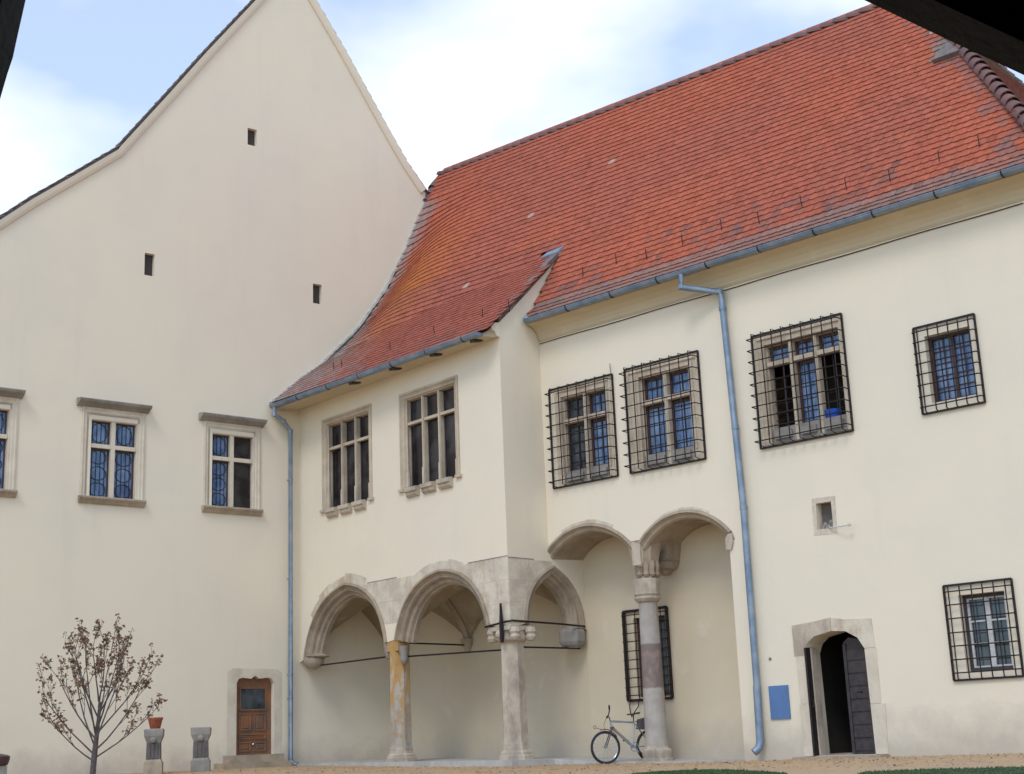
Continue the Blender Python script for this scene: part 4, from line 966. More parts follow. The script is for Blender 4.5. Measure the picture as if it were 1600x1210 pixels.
tf = [tuple(range(8))] + [(i, i + 8, (i + 1) % 8 + 8, (i + 1) % 8) for i in range(8)]
tmesh = bpy.data.meshes.new('roof_tile'); tmesh.from_pydata([tuple(v) for v in tv], [], [tuple(reversed(f)) for f in tf]); tmesh.materials.append(M['tile_obj'])
import bmesh
bm = bmesh.new(); bm.from_mesh(tmesh); bmesh.ops.recalc_face_normals(bm, faces=bm.faces); bm.to_mesh(tmesh); bm.free()
def camuv(P): z = P.dot(CAMV[2]); return 800 + 2200 * P.dot(CAMV[0]) / z, 605 - 2200 * P.dot(CAMV[1]) / z, z
# deck
def deck_mesh(f, a0, a1, da, s0, s1, ds, keep):
    m = MB(); na = int((a1 - a0) / da); ns_ = int((s1 - s0) / ds)
    idx = {}
    def vid(i, j):
        if (i, j) not in idx:
            p = dipped(f(a0 + i * da, s0 + j * ds)); idx[(i, j)] = len(m.v); m.v.append(p - Vector((0, 0, 0.012)))
        return idx[(i, j)]
    for i in range(na):
        for j in range(ns_):
            if keep(f(a0 + (i + .5) * da, s0 + (j + .5) * ds)): m.f.append((vid(i, j), vid(i + 1, j), vid(i + 1, j + 1), vid(i, j + 1)))
    return m
dm = deck_mesh(main_raw, -8.3, 12.7, 0.15, 0.0, 8.7, 0.15, keep_main)
dl = deck_mesh(low_raw, -0.6, 12.0, 0.15, 0.0, 5.6, 0.15, keep_low)
dm.add(dl.v, dl.f)
# rear slope and hip end
e = [B.p(-9.5, 9.5, -9.6), B.p(12.9, 9.5, -9.6), B.p(8.35, 16.22, -4.0), B.p(-7.7, 17.03, -4.54), B.p(-9.5, 15.5, -5.2)]
dm.add(e, [(0, 1, 2, 3, 4)])
hipA, hipB, hipC = B.p(12.60, 9.50, 0.54), B.p(8.35, 16.20, -4.0), B.p(12.9, 9.5, -9.6)
dm.add([hipA, hipB, hipC], [(0, 2, 1)])
roof = dm.build('roof', M['deck'], LB)
order = sorted(range(len(tiles)), key=lambda k: (not (0 < camuv(tiles[k][0])[0] < 1600 and 0 < camuv(tiles[k][0])[1] < 1210), camuv(tiles[k][0])[2] / max(0.2, tiles[k][1].cross(tiles[k][2]).dot(-tiles[k][0].normalized()) if True else 1)))
near = set(order[:300])
vs_all = []; cols = []
for k, (P, x, y) in enumerate(tiles):
    tw = random.uniform(-0.02, 0.02); x = (x + y * tw).normalized(); y = (y - x * y.dot(x)).normalized(); z = x.cross(y)
    if z.z < 0: z = -z
    P = P + z * random.uniform(0, 0.004)
    c = tilecol(P)
    if k in near:
        o = bpy.data.objects.new('roof_tile', tmesh); COL.objects.link(o); o.parent = roof
        o.matrix_local = Matrix.Translation(P - bb) @ Matrix(((x.x, y.x, z.x, 0), (x.y, y.y, z.y, 0), (x.z, y.z, z.z, 0), (0, 0, 0, 1)))
        o.color = (c.x, c.y, c.z, 1)
    else:
        Mx = np.array([[x.x, y.x, z.x], [x.y, y.y, z.y], [x.z, y.z, z.z]])
        vs_all.append(tv @ Mx.T + np.array(P - bb)); cols.append((c.x, c.y, c.z, 1))
# hip end tiles, seen edge-on past the hip
hx = (hipC - hipA).normalized(); hy = (hipB - hipA); hy = (hy - hx * hy.dot(hx)).normalized(); hz = hx.cross(hy)
if hz.dot(B.u) < 0: hz = -hz
Lh = (hipC - hipA).length; Hh = (hipB - hipA).dot(hy); xm = (hipB - hipA).dot(hx)
for j in range(int(Hh / 0.208)):
    s = j * 0.208; x0 = xm * s / Hh; x1_ = Lh - (Lh - xm) * s / Hh
    for i in range(int(Lh / 0.19)):
        t = (i + .5 * (j % 2)) * 0.19
        if t < x0 + 0.05 or t > x1_ - 0.05: continue
        P = hipA + hx * t + hy * s; Mx = np.array([[hx.x, hy.x, hz.x], [hx.y, hy.y, hz.y], [hx.z, hy.z, hz.z]])
        c = tilecol(P) * 0.9; vs_all.append(tv @ Mx.T + np.array(P - bb)); cols.append((c.x, c.y, c.z, 1))
V_ = np.concatenate(vs_all); nT = len(vs_all)
me = bpy.data.meshes.new('roof_tiles'); faces = [tuple(i + k * 16 for i in f) for k in range(nT) for f in tf]
me.from_pydata(V_.tolist(), [], faces); me.materials.append(M['tile_stuff'])
at = me.color_attributes.new('tint', 'FLOAT_COLOR', 'POINT'); at.data.foreach_set('color', np.repeat(np.array(cols), 16, axis=0).astype(np.float32).ravel())
o = bpy.data.objects.new('roof_tiles', me); COL.objects.link(o); o.parent = roof; o['kind'] = 'stuff'
# ridge and hip tiles: half round, tapered, overlapping
def ridge_tile_mesh(name, r, L):
    m = MB(); seg = 8; vs = []
    for (x, rr, zo) in ((0, r, 0.0), (L, r * 0.86, -0.01)):
        for q in (1.0, 0.86):
            for k in range(seg + 1):
                a = math.pi * (-0.05 + 1.10 * k / seg); vs.append((x, math.cos(a) * rr * q, math.sin(a) * rr * q + zo))
    n = seg + 1; fs = []
    for k in range(seg):
        fs += [(k, k + 1, k + 1 + 2 * n, k + 2 * n), (k + n, k + 3 * n, k + 1 + 3 * n, k + 1 + n), (k, k + n, k + 1 + n, k + 1), (k + 2 * n, k + 1 + 2 * n, k + 1 + 3 * n, k + 3 * n)]
    me = bpy.data.meshes.new(name); me.from_pydata(vs, [], fs); me.materials.append(M['ridge']); me.polygons.foreach_set('use_smooth', [True] * len(me.polygons))
    try: me.set_sharp_from_angle(angle=R(40))
    except Exception: pass
    return me
rm = ridge_tile_mesh('ridge_tile', 0.14, 0.42)
def lay_ridge(Pa, Pb, mesh, name, step, tilt=0.13):
    L = (Pb - Pa).length; d = (Pb - Pa).normalized(); n = int(L / step)
    for k in range(n):
        P = Pa + d * (k * step); yy = Vector((0, 0, 1)).cross(d).normalized(); zz = d.cross(yy)
        if zz.z < 0: zz = -zz; yy = -yy
        dd = (d - zz * tilt + yy * random.uniform(-.02, .02)).normalized(); z2 = (zz - dd * zz.dot(dd)).normalized(); y2 = z2.cross(dd)
        P = P + zz * (0.03 + random.uniform(0, 0.012))
        o = bpy.data.objects.new(name, mesh); COL.objects.link(o); o.parent = roof
        o.matrix_local = Matrix.Translation(P - bb) @ Matrix(((dd.x, y2.x, z2.x, 0), (dd.y, y2.y, z2.y, 0), (dd.z, y2.z, z2.z, 0), (0, 0, 0, 1)))
lay_ridge(B.p(-7.75, 17.02, -4.56), B.p(8.45, 16.22, -4.0), rm, 'ridge_tile', 0.36)
hm = ridge_tile_mesh('hip_tile', 0.15, 0.40)
lay_ridge(hipA + Vector((0, 0, 0.05)), hipB + Vector((0, 0, 0.02)), hm, 'hip_tile', 0.33)
lay_ridge(B.p(-7.62, 15.9, -3.86), B.p(-7.75, 17.0, -4.52), hm, 'hip_tile', 0.33)
# mortar fillet where the tiles meet the gable wall
pts = []
for s_ in [k * 0.12 for k in range(100)]:
    # walk down the roof/wall line by distance from the long wall
    d = 1.36 - s_ * 0.44
    if d < -3.83: break
    # point on A plane having this d
    # A.p(u): B.d = d
    a0 = B.uv(A.p(0, 0))[1]; du = B.uv(A.p(1, 0))[1] - a0; uA = (d - a0) / du
    P = A.p(uA, 0, 0.03); uu, dd = B.uv(P); z = max(main_z(uu, dd), low_z(P)); P.z = z; P.z = z - dip(P) + 0.05; pts.append(P + Vector((0, 0, random.uniform(-0.012, 0.012))))
m = MB(); m.tube(pts, 0.055, 6, rs=[0.05 + random.uniform(-0.012, 0.014) for _ in pts]); m.build('mortar_fillet', M['mortar'], roof, smooth=True)
# snow guards: upright iron pegs
def peg(f, a, s0, h):
    P, x, y = frame_at(f, a, s0); z = x.cross(y); z = z if z.z > 0 else -z
    t_ = P + Vector((random.uniform(-.03, .01), 0, h))
    m = MB(); m.bar(P - z * 0.01, t_, 0.014, 0.014, x); m.bar(P + z * 0.03, P + z * 0.03 - y * 0.10, 0.02, 0.012, z); m.build('snow_guard', M['iron'], roof)
for t in (2.0, 2.35, 4.3, 6.0, 7.7, 8.6): peg(low_raw, t, 0.75, 0.30)
for k, u in enumerate((1.35, 2.3, 3.25, 4.2, 5.2, 6.2, 7.2, 8.2, 9.2, 10.2, 11.0)): peg(main_raw, u, 0.95 + 0.12 * math.sin(k * 2.1), 0.36)
# raised grey vent patch near the hip
P, x, y = frame_at(main_raw, 9.95, 5.05); z = x.cross(y); z = z if z.z > 0 else -z
m = MB(); m.add([P + x * a + y * b + z * c for a, b, c in ((-0.5, 0, 0.05), (0.5, 0, 0.05), (0.55, 0.75, 0.06), (-0.35, 0.75, 0.06), (-0.5, 0, 0.17), (0.5, 0, 0.17), (0.45, 0.75, 0.09), (-0.3, 0.75, 0.09))], [(0, 1, 5, 4), (4, 5, 6, 7), (1, 2, 6, 5), (0, 4, 7, 3), (2, 3, 7, 6)])
m.build('roof_vent', M['verge'], roof)
print('roof ok')
# ---- gutters
def gutter(Pa, Pb, nrm, r=0.085):
    m = MB(); seg = 8; d = (Pb - Pa).normalized(); n = max(2, int((Pb - Pa).length / 0.6)); vs = []
    prof = [(math.cos(math.pi + math.pi * k / seg) * r, math.sin(math.pi + math.pi * k / seg) * r) for k in range(seg + 1)] 
    prof = prof + [(x * 0.93, z * 0.93) for x, z in prof[::-1]]
    q = len(prof)
    for i in range(n + 1):
        c = Pa.lerp(Pb, i / n); c = c + Vector((0, 0, 0.006 * math.sin(i * 1.7)))
        vs += [c + nrm * x + Vector((0, 0, z)) for x, z in prof]
    fs = [(i * q + k, i * q + (k + 1) % q, (i + 1) * q + (k + 1) % q, (i + 1) * q + k) for i in range(n) for k in range(q)]
    fs += [tuple(range(seg + 1)), tuple(n * q + k for k in range(seg + 1))][:2]
    m.add(vs, fs)
    for P in (Pa, Pb): m.tube([P + nrm * r + Vector((0, 0, 0)), P + nrm * r * 1.02 + Vector((0, 0, 0.002))], 0.01, 5)
    m.tube([Pa + nrm * r, Pb + nrm * r], 0.013, 6)
    return m.build('gutter', M['zinc'], LB, smooth=True)
def clips(g, Pa, Pb, nrm, sp, first=0.5, arm=0.25):
    L = (Pb - Pa).length; d = (Pb - Pa).normalized(); t = first
    while t < L - 0.1:
        c = Pa + d * t; m = MB()
        arc = [c + nrm * (math.cos(math.pi + math.pi * k / 8) * 0.096) + Vector((0, 0, math.sin(math.pi + math.pi * k / 8) * 0.096)) for k in range(9)]
        m.tube([c - nrm * (0.09 + arm) + Vector((0, 0, 0.02))] + arc + [c + nrm * 0.10 + Vector((0, 0, 0.03))], 0.012, 5)
        m.build('gutter_bracket', M['iron'], g); t += sp
gA, gB_ = B.p(0.14, 9.535, 0.56), B.p(UE + 0.3, 9.535, 0.56)
g = gutter(gA, gB_, B.n); clips(g, gA, gB_, B.n, 1.28, 1.25)
m = MB(); m.sphere(gA, 0.09, 8, 6, (1, 1, 1)); m.build('gutter_end', M['zinc'], g, smooth=True)
nl = Vector((ge_dir.y, -ge_dir.x, 0)).normalized(); nl = -nl if nl.dot(LG.n) < 0 else nl
gC, gD = A.p(-0.88, 9.00, 0.13) + nl * 0.02, RT.p(-1.83, 9.06, -0.08)
g = gutter(gC, gD, nl, 0.095); clips(g, gC, gD, nl, 1.28, 1.2)
for t in (3.3, 4.9, 6.4, 7.8):       # dark rafter feet showing under the gutter
    d_ = (gD - gC).normalized(); c = gC + d_ * t - nl * 0.16
    m = MB(); m.bar(c + Vector((0, 0, -0.03)) - nl * 0.18, c + Vector((0, 0, -0.09)) + nl * 0.10, 0.14, 0.10); m.build('rafter_foot', M['wood_dark'], LB)
# ---- downpipes
def pipe(pts, r, clipz, Wf, name='downpipe'):
    m = MB(); m.tube(pts, r, 12); p = m.build(name, M['zinc'], LB, smooth=True)
    for k, q in enumerate(pts[1:-1]):
        m = MB(); m.tube([q + Vector((0, 0, -0.05)), q + Vector((0, 0, 0.05))], r * 1.12, 12); m.build('pipe_joint', M['zinc'], p, smooth=True)
    a, b = pts[-3], pts[-2]
    for z in clipz:
        f = (z - a.z) / (b.z - a.z); c = a.lerp(b, f); m = MB(); m.tube([c + Vector((0, 0, -0.025)), c + Vector((0, 0, 0.025))], r * 1.13, 12); m.bar(c - Wf.n * 0.3, c, 0.03, 0.02)
        m.build('pipe_clip', M['iron'], p)
    return p
pipe([gC + Vector((0, 0, -0.05)) + (gD - gC).normalized() * 0.12, gC + Vector((0, 0, -0.26)) + (gD - gC).normalized() * 0.10, A.p(-0.60, 8.60, 0.20), A.p(-0.36, 8.35, 0.16), A.p(-0.36, -0.12, 0.16), A.p(-0.33, -0.22, 0.26), A.p(-0.28, -0.24, 0.36)][0:7], 0.058, (), A)
LBp = [o for o in bpy.data.objects if o.name.startswith('downpipe')][-1]
for z in (7.05, 4.45, 1.4, 4.9 - 2.9):
    m = MB(); c = A.p(-0.36, z, 0.16); m.tube([c + Vector((0, 0, -0.02)), c + Vector((0, 0, 0.02))], 0.066, 12); m.bar(c - A.n * 0.16, c, 0.03, 0.02); m.build('pipe_clip', M['zinc'], LBp)
q0 = [B.p(4.56, 9.48, 0.56), B.p(4.54, 9.20, 0.56), B.p(5.20, 9.02, 0.14), B.p(5.23, 8.90, 0.13), B.p(5.35, 4.45, 0.13), B.p(5.33, 0.85, 0.13)]
m = MB(); m.tube(q0, 0.068, 12); dp = m.build('downpipe', M['zinc'], LB, smooth=True)
m = MB(); m.tube([B.p(5.33, 0.95, 0.135), B.p(5.31, -0.10, 0.14), B.p(5.29, -0.22, 0.17), B.p(5.22, -0.30, 0.25)], 0.078, 12); m.build('pipe_shoe', M['zinc'], dp, smooth=True)
for q in (q0[1], q0[2], Vector(q0[3]) + Vector((0, 0, -0.25)), B.p(5.35, 4.45, 0.13), B.p(5.31, 6.1, 0.13)):
    m = MB(); m.tube([q + Vector((0, 0, -0.04)), q + Vector((0, 0, 0.04))], 0.078, 12); m.bar(q - B.n * 0.13, q, 0.03, 0.02); m.build('pipe_joint', M['zinc'], dp, smooth=True)

# ================================================================ THINGS
# blue wall plaque
m = MB(); m.prism(B, [(5.52, 0.30), (5.955, 0.30), (5.955, 0.93), (5.52, 0.93)], 0.003, 0.03)
m.build('wall_plaque', M['blue'], loc=B.p(5.74, 0.3, 0), label='plain blue rectangular plate on the wall between downpipe and doorway', category='plaque')
# blue bowl inside the three-light window
m = MB(); m.lathe(B.p(7.34, 5.925, -0.27), [(0.09, 0), (0.13, 0.02), (0.185, 0.16), (0.19, 0.20), (0.175, 0.20), (0.12, 0.05)], 16)
m.build('washing_bowl', M['blue_bright'], smooth=True, loc=B.p(7.34, 5.925, -0.27), label='bright blue plastic bowl standing in the right light of the wide grilled window', category='bowl')
# stone pillar fragments
def pillar(u, w_, zt, second):
    c = A.p(u, 0, 2.0); z0 = gz(c) - 0.03; c.z = z0
    lab = 'squat weathered stone pillar with fluted front and no pot on it, nearer the wooden door' if second else 'squat weathered stone pillar carrying the terracotta pot, beside the sapling'
    r = empty('stone_pillar', c, lab, 'stone pillar', group='carved stone pillars in front of the gabled wall')
    h = zt - z0
    PW = W((A.p(u, 0, 2.0).x, A.p(u, 0, 2.0).y), (1, 0.16), (0.16, -1))
    def rb(m, hw, z_a, z_b, hw2=None):
        hw2 = hw2 or hw
        vs = [PW.p(sx * q, z, sy * q) for q, z in ((hw, z_a), (hw2, z_b)) for sx, sy in ((-1, -1), (1, -1), (1, 1), (-1, 1))]
        m.add(vs, [(3, 2, 1, 0), (4, 5, 6, 7), (0, 1, 5, 4), (1, 2, 6, 5), (2, 3, 7, 6), (3, 0, 4, 7)])
    m = MB(); rb(m, w_ * 0.98, z0, z0 + 0.28); rb(m, w_ * 0.9, z0 + 0.28, z0 + 0.34, w_ * 0.8); m.build('pillar_base', M['stone'] if not second else M['stone_grey'], r)
    m = MB(); rb(m, w_ * 0.78, z0 + 0.34, zt - 0.30, w_ * 0.74)
    for k in range(3): m.tube([PW.p((k - 1) * w_ * 0.42, z0 + 0.36, w_ * 0.78), PW.p((k - 1) * w_ * 0.40, zt - 0.32, w_ * 0.74)], w_ * 0.14, 6)
    m.build('shaft', M['stone_dark'], r)
    m = MB(); rb(m, w_ * 0.74, zt - 0.30, zt - 0.16, w_); rb(m, w_, zt - 0.16, zt - 0.02, w_ * 1.04); rb(m, w_ * 1.0, zt - 0.02, zt, w_ * 0.95)
    m.sphere(PW.p(0, zt - 0.24, w_ * 0.80), w_ * 0.38, 8, 6); m.build('capital', M['stone_grey'], r)
    return r
pillar(-4.88, 0.20, 0.69, False); pillar(-3.74, 0.215, 0.70, True)
c = A.p(-4.86, 0.69, 2.0)
m = MB(); m.lathe(c, [(0.10, 0.0), (0.115, 0.02), (0.155, 0.19), (0.17, 0.21), (0.17, 0.245), (0.15, 0.245), (0.14, 0.18), (0.02, 0.17)], 18)
m.build('flower_pot', M['terracotta'], smooth=True, loc=c, label='red terracotta flower pot standing on the stone pillar by the sapling', category='flower pot')
# things cut by the left frame edge
c = A.p(-8.40, 0, 2.0); c.z = gz(c)
r = empty('stone_post', c, 'grey stone post at the left edge, under a dark glazed bowl', 'stone post')
m = MB(); m.box(A, -8.62, -8.20, c.z - 0.03, 0.02, 1.8, 2.2); m.build('post_shaft', M['stone_grey'], r)
m = MB(); m.box(A, -8.66, -8.16, c.z - 0.05, c.z + 0.10, 1.76, 2.24); m.build('post_base', M['stone_grey'], r)
cb2 = A.p(-8.38, 0.02, 2.0)
m = MB(); m.lathe(cb2, [(0.20, 0.0), (0.25, 0.02), (0.29, 0.14), (0.29, 0.19), (0.24, 0.22), (0.10, 0.25), (0.02, 0.25)], 14)
m.build('glazed_bowl', M['glazed'], smooth=True, loc=cb2, label='dark maroon glazed bowl upside down on the post at the left edge', category='bowl')
c = A.p(-8.62, 0, 1.0); c.z = gz(c)
m = MB(); m.lathe(c, [(0.16, 0.0), (0.17, 0.05), (0.05, 0.12), (0.045, 0.95), (0.12, 1.10), (0.22, 1.24), (0.27, 1.36), (0.27, 1.41), (0.24, 1.41), (0.15, 1.2)], 18)
m.build('planter_stand', M['blue'], smooth=True, loc=c, label='blue flared planter stand against the wall, just entering at the left edge', category='planter')

# sapling
TP = Vector((-5.40, 18.20, 0)); TP.z = gz(TP)
TR = empty('sapling', TP, 'young bare-branched tree with withered brown leaves before the gabled wall', 'tree')
zf = 0.0
m = MB(); trunk = [TP + Vector((0, 0, -0.05)), Vector((-5.42, 18.2, -0.7)), Vector((-5.435, 18.2, -0.12)), Vector((-5.42, 18.2, 0.12)), Vector((-5.40, 18.22, 0.42)), Vector((-5.37, 18.2, 0.75))]
m.tube(trunk, 0.04, 9, rs=[0.055, 0.045, 0.038, 0.036, 0.026, 0.018]); m.build('trunk', M['bark'], TR, smooth=True)
tips = []; twigs = MB(); rr = random.Random(21)
def grow(m, p, d, L, r, depth, upb):
    pts = [p]; rs = [r]; n = 5; q = p.copy(); d = d.normalized()
    for i in range(n):
        d = (d + Vector((rr.uniform(-.10, .10), rr.uniform(-.10, .10), upb + rr.uniform(-.03, .06)))).normalized(); q = q + d * L / n; pts.append(q.copy()); rs.append(r * (1 - 0.6 * (i + 1) / n))
        if depth > 0 and i >= 1:
            for _ in range(1 if depth > 1 else rr.choice((1, 2))):
                a = rr.uniform(0, 6.28); side = Vector((math.cos(a), math.sin(a) * 0.8, 0.55)).normalized()
                grow(twigs, q.copy(), (d * 0.80 + side * 0.55), L * rr.uniform(0.26, 0.46), max(0.0026, r * 0.42), depth - 1, 0.05)
        elif depth == 0 and i >= 2: tips.append(q.copy())
    m.tube(pts, r, 5, rs=[max(0.0020, x) for x in rs]); tips.append(q.copy())
limbs = [(0.02, (-0.95, 0.15, 0.80), 0.80), (0.10, (-0.62, -0.35, 1.0), 0.98), (0.06, (0.95, -0.15, 0.80), 0.86), (0.15, (0.66, 0.3, 1.0), 1.0), (0.20, (-0.40, 0.35, 1.2), 1.12), (0.24, (0.42, -0.3, 1.2), 1.12),
         (0.30, (-0.62, -0.1, 1.0), 0.92), (0.34, (0.66, 0.2, 1.0), 0.90), (0.40, (-0.20, -0.3, 1.3), 1.05), (0.44, (0.24, 0.3, 1.3), 1.02), (0.55, (-0.50, 0.2, 1.1), 0.80), (0.58, (0.52, -0.2, 1.1), 0.78),
         (0.68, (0.02, 0.2, 1.3), 0.84), (0.75, (-0.12, -0.1, 1.2), 0.72), (0.28, (0.10, 0.5, 1.3), 1.10), (0.36, (-0.08, -0.5, 1.3), 1.08)]
for z, d, L in limbs:
    L *= 0.98; d = (d[0] * 1.55, d[1] * 1.2, d[2])
    m = MB(); x = -5.42 + (z > .4) * 0.03; grow(m, Vector((x, 18.2, z)), Vector(d), L, 0.012, 2, 0.09); m.build('branch', M['bark'], TR, smooth=True)
twigs.build('twigs', M['bark'], TR, kind='stuff')
lf_ = MB()
for p in tips:
    if rr.random() < 0.25: continue
    for _ in range(rr.choice((1, 1, 2))):
        c = p + Vector((rr.uniform(-.02, .02), rr.uniform(-.02, .02), rr.uniform(-.02, .02)))
        a = Vector((rr.uniform(-1, 1), rr.uniform(-1, 1), rr.uniform(-1, .4))).normalized(); b = a.cross(Vector((rr.uniform(-1, 1), rr.uniform(-1, 1), rr.uniform(-1, 1)))).normalized(); s = rr.uniform(0.014, 0.034); n_ = a.cross(b) * s * 0.5
        lf_.add([c, c + a * s + b * s * 0.6 + n_, c + a * s * 2.0, c + a * s - b * s * 0.6 + n_], [(0, 1, 2), (0, 2, 3)])
lf_.build('leaves', M['leaf'], TR, kind='stuff')
print('tips', len(tips))

# bicycle
OB = 0.0
BF, BR = Vector((1.642, 30.336, 0)), Vector((2.624, 30.738, 0)); bu = (BR - BF).normalized()
BW = W((BF - bu * 0.66)[:2], bu[:2], (bu.y, -bu.x))
def bp(u, z, o=0.0): return BW.p(u, z, o)
zb = -0.44; hz_ = zb + 0.335; uf, ur = 0.66, 1.72
BK = empty('bicycle', bp(1.2, zb), 'silver mountain bicycle with dark rear bag, leaning behind the banded column', 'bicycle')
def wheel(u):
    m = MB(); m.tube([bp(u + 0.315 * math.cos(a), hz_ + 0.315 * math.sin(a)) for a in [k * 2 * math.pi / 32 for k in range(32)]], 0.027, 8, closed=True); t = m.build('wheel', M['rubber'], BK, smooth=True)
    m = MB(); m.tube([bp(u + 0.287 * math.cos(a), hz_ + 0.287 * math.sin(a)) for a in [k * 2 * math.pi / 32 for k in range(32)]], 0.010, 6, closed=True); m.build('rim', M['alu'], t, smooth=True)
    m = MB(); m.tube([bp(u, hz_, -0.05), bp(u, hz_, 0.05)], 0.022, 8); m.build('hub', M['alu'], t, smooth=True)
    m = MB()
    for k in range(18):
        a = k * 2 * math.pi / 18; m.tube([bp(u + 0.02 * math.cos(a), hz_ + 0.02 * math.sin(a), 0.03 * (-1) ** k), bp(u + 0.283 * math.cos(a), hz_ + 0.283 * math.sin(a))], 0.0016, 4)
    m.build('spokes', M['alu'], t)
wheel(uf); wheel(ur)
hd_t, hd_b = (uf + 0.145, hz_ + 0.53), (uf + 0.18, hz_ + 0.40); bbk = (uf + 0.645, hz_ - 0.01); st = (uf + 0.69, hz_ + 0.49)
m = MB()
m.tube([bp(*hd_b), bp(*bbk)], 0.032, 8); m.tube([bp(*hd_t), bp(*st)], 0.022, 8); m.tube([bp(*hd_t), bp(*hd_b)], 0.022, 8)
m.tube([bp(*st), bp(*bbk)], 0.016, 8)
for o in (-0.045, 0.045): m.tube([bp(*st), bp(ur - 0.02, hz_ + 0.05, o), bp(ur, hz_, o)], 0.009, 6); m.tube([bp(*bbk), bp(ur, hz_, o)], 0.009, 6)
m.build('frame', M['alu'], BK, smooth=True)
m = MB()
for o in (-0.045, 0.045): m.tube([bp(hd_b[0], hd_b[1], o * 0.8), bp(uf, hz_, o)], 0.014, 6)
m.bar(bp(hd_b[0], hd_b[1], -0.06), bp(hd_b[0], hd_b[1], 0.06), 0.04, 0.04); m.build('fork', M['bag'], BK)
m = MB(); m.tube([bp(*hd_t), bp(hd_t[0] - 0.02, hd_t[1] + 0.08), bp(hd_t[0] - 0.06, hd_t[1] + 0.11)], 0.014, 6)
m.tube([bp(hd_t[0] + 0.05, hd_t[1] + 0.08, -0.28), bp(hd_t[0] - 0.02, hd_t[1] + 0.10, -0.12), bp(hd_t[0] - 0.06, hd_t[1] + 0.12, 0.05), bp(hd_t[0] - 0.10, hd_t[1] + 0.20, 0.18), bp(hd_t[0] - 0.14, hd_t[1] + 0.26, 0.28)], 0.013, 6); hb = m.build('handlebar', M['bag'], BK, smooth=True)
for a, b in (((hd_t[0] + 0.07, hd_t[1] + 0.08, -0.30), (hd_t[0] + 0.02, hd_t[1] + 0.09, -0.19)), ((hd_t[0] - 0.12, hd_t[1] + 0.24, 0.24), (hd_t[0] - 0.17, hd_t[1] + 0.31, 0.34))):
    m = MB(); m.tube([bp(*a), bp(*b)], 0.02, 7); m.build('grip', M['rubber'], hb)
m = MB(); m.tube([bp(hd_t[0] - 0.06, hd_t[1] + 0.12), bp(uf - 0.03, hd_t[1] - 0.05, 0.05), bp(uf - 0.02, hd_t[1] - 0.25, 0.05), bp(uf + 0.1, hz_ + 0.30)], 0.004, 5); m.build('brake_cable', M['rubber'], hb)
m = MB(); m.tube([bp(*st), bp(st[0] + 0.005, st[1] + 0.14)], 0.013, 6); sp_ = m.build('seat_post', M['rubber'], BK)
m = MB(); m.add([bp(st[0] + a, st[1] + z, o) for a, z, o in ((-0.14, 0.15, -0.02), (-0.14, 0.15, 0.02), (0.12, 0.17, 0.075), (0.12, 0.17, -0.075), (-0.14, 0.18, -0.018), (-0.14, 0.18, 0.018), (0.0, 0.185, 0.03), (0.13, 0.21, 0.07), (0.13, 0.21, -0.07), (0.0, 0.185, -0.03))], [(0, 1, 2, 3), (4, 5, 6, 9), (9, 6, 7, 8), (0, 4, 5, 1), (3, 8, 7, 2), (1, 5, 6, 7, 2), (0, 3, 8, 9, 4)]); m.build('saddle', M['rubber'], BK)
m = MB(); m.tube([bp(st[0] + 0.03, st[1] + 0.02), bp(ur + 0.15, st[1] + 0.0)], 0.008, 6)
for o in (-0.05, 0.05): m.tube([bp(ur + 0.05, st[1], o), bp(ur, hz_, o)], 0.006, 5)
rk = m.build('luggage_rack', M['iron'], BK)
m = MB(); m.prism(BW, [(st[0] + 0.08, st[1] - 0.14), (st[0] + 0.34, st[1] - 0.16), (st[0] + 0.37, st[1] + 0.02), (st[0] + 0.30, st[1] + 0.10), (st[0] + 0.12, st[1] + 0.06)], OB - 0.07, OB + 0.09); m.build('rear_bag', M['bag'], BK)
m = MB(); m.tube([bp(bbk[0], bbk[1], -0.07), bp(bbk[0], bbk[1], 0.07)], 0.03, 10); m.tube([bp(bbk[0] + 0.09 * math.cos(a), bbk[1] + 0.09 * math.sin(a), 0.06) for a in [k * 2 * math.pi / 20 for k in range(20)]], 0.008, 5, closed=True)
m.bar(bp(bbk[0], bbk[1], 0.075), bp(bbk[0] + 0.10, bbk[1] - 0.13, 0.075), 0.03, 0.012, B.n); m.bar(bp(bbk[0], bbk[1], -0.075), bp(bbk[0] - 0.10, bbk[1] + 0.13, -0.075), 0.03, 0.012, B.n)
cr_ = m.build('crank', M['alu'], BK)
m = MB(); m.box(BW, bbk[0] + 0.06, bbk[0] + 0.15, bbk[1] - 0.15, bbk[1] - 0.12, OB + 0.08, OB + 0.17); m.box(BW, bbk[0] - 0.15, bbk[0] - 0.06, bbk[1] + 0.12, bbk[1] + 0.15, OB - 0.17, OB - 0.08); m.build('pedals', M['rubber'], cr_)
m = MB(); m.tube([bp(bbk[0] + 0.06, bbk[1] - 0.02, 0.06), bp(bbk[0] + 0.24, zb + 0.01, 0.16)], 0.016, 6); m.build('kickstand', M['rubber'], BK)
m = MB(); m.tube([bp(uf + 0.34 * math.cos(a), hz_ + 0.36 * math.sin(a) + 0.01) for a in [0.6 + k * 0.14 for k in range(10)]], 0.012, 5); m.build('front_mudguard', M['terracotta'], BK)
m = MB(); m.tube([bp(uf - 0.22 + 0.03 * math.cos(a), hz_ + 0.42 + 0.03 * math.sin(a)) for a in [k * 2 * math.pi / 12 for k in range(12)]], 0.006, 5, closed=True); m.tube([bp(uf - 0.19, hz_ + 0.40), bp(uf - 0.02, hz_ + 0.36)], 0.005, 5); m.build('front_lamp_bracket', M['bag'], BK)
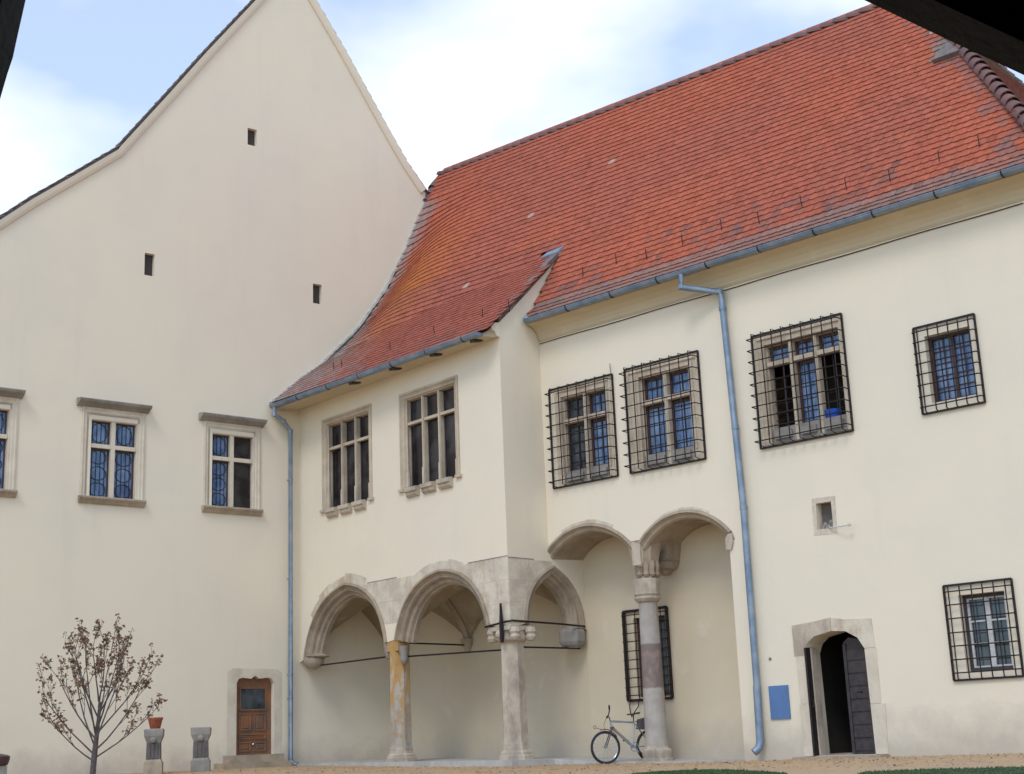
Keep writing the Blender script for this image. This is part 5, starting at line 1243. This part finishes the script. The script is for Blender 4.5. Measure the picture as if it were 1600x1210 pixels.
# cable lock from the grille to the saddle
s0 = bp(st[0] + 0.02, st[1] + 0.16)
m = MB(); m.tube([K2.p(1.22, 0.88, 0.09), K2.p(1.20, 0.74, 0.10), K2.p(1.26, 0.62, 0.16), (K2.p(1.32, 0.52, 0.2)), s0.lerp(K2.p(1.32, 0.52, 0.2), 0.5), s0], 0.013, 6)
m.tube([K2.p(1.44, 0.88, 0.09), K2.p(1.45, 0.74, 0.10), K2.p(1.38, 0.62, 0.16), K2.p(1.325, 0.52, 0.21), s0.lerp(K2.p(1.32, 0.52, 0.2), 0.5)], 0.013, 6)
m.build('cable_lock', M['iron'], smooth=True, loc=s0, label='dark looped cable lock hanging from the grille to the bicycle saddle', category='cable lock')
print('things ok')

# ---- dark archway, with a closed box round the camera added to keep it unlit
gA_ = -1.75
PW = W((0, 3.0), (1, 0), (0, -1))
opening = [(-1.30, gA_ - 0.3), (-1.26, 0.8), (-1.205, 1.30), (-1.164, 1.506), (-1.150, 1.57), (-1.139, 1.612), (-1.132, 1.66), (-1.116, 1.761), (-1.02, 2.05), (-0.80, 2.28), (-0.3, 2.36), (0.2, 2.16), (0.55, 1.90), (0.866, 1.671), (1.043, 1.564), (1.217, 1.461), (1.45, 1.26), (1.70, 0.9), (1.85, 0.3), (1.9, gA_ - 0.3)]
outer = [(2.6, gA_ - 0.3), (2.6, 3.2), (-2.2, 3.2), (-2.2, gA_ - 0.3)]
PE = empty('passage_arch', (0.2, 3.0, gA_), 'unlit dark archway framing the top corners of the view', 'archway')
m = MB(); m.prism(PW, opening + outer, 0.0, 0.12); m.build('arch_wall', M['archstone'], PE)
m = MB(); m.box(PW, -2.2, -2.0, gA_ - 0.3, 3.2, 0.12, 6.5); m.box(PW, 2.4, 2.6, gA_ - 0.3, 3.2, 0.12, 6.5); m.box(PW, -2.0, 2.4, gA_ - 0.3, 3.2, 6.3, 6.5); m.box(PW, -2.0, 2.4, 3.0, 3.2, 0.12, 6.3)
m.build('shade_box', M['archstone'], PE)  # unseen sides, back and ceiling added so the arch face stays dark
print('done', len(bpy.data.objects))
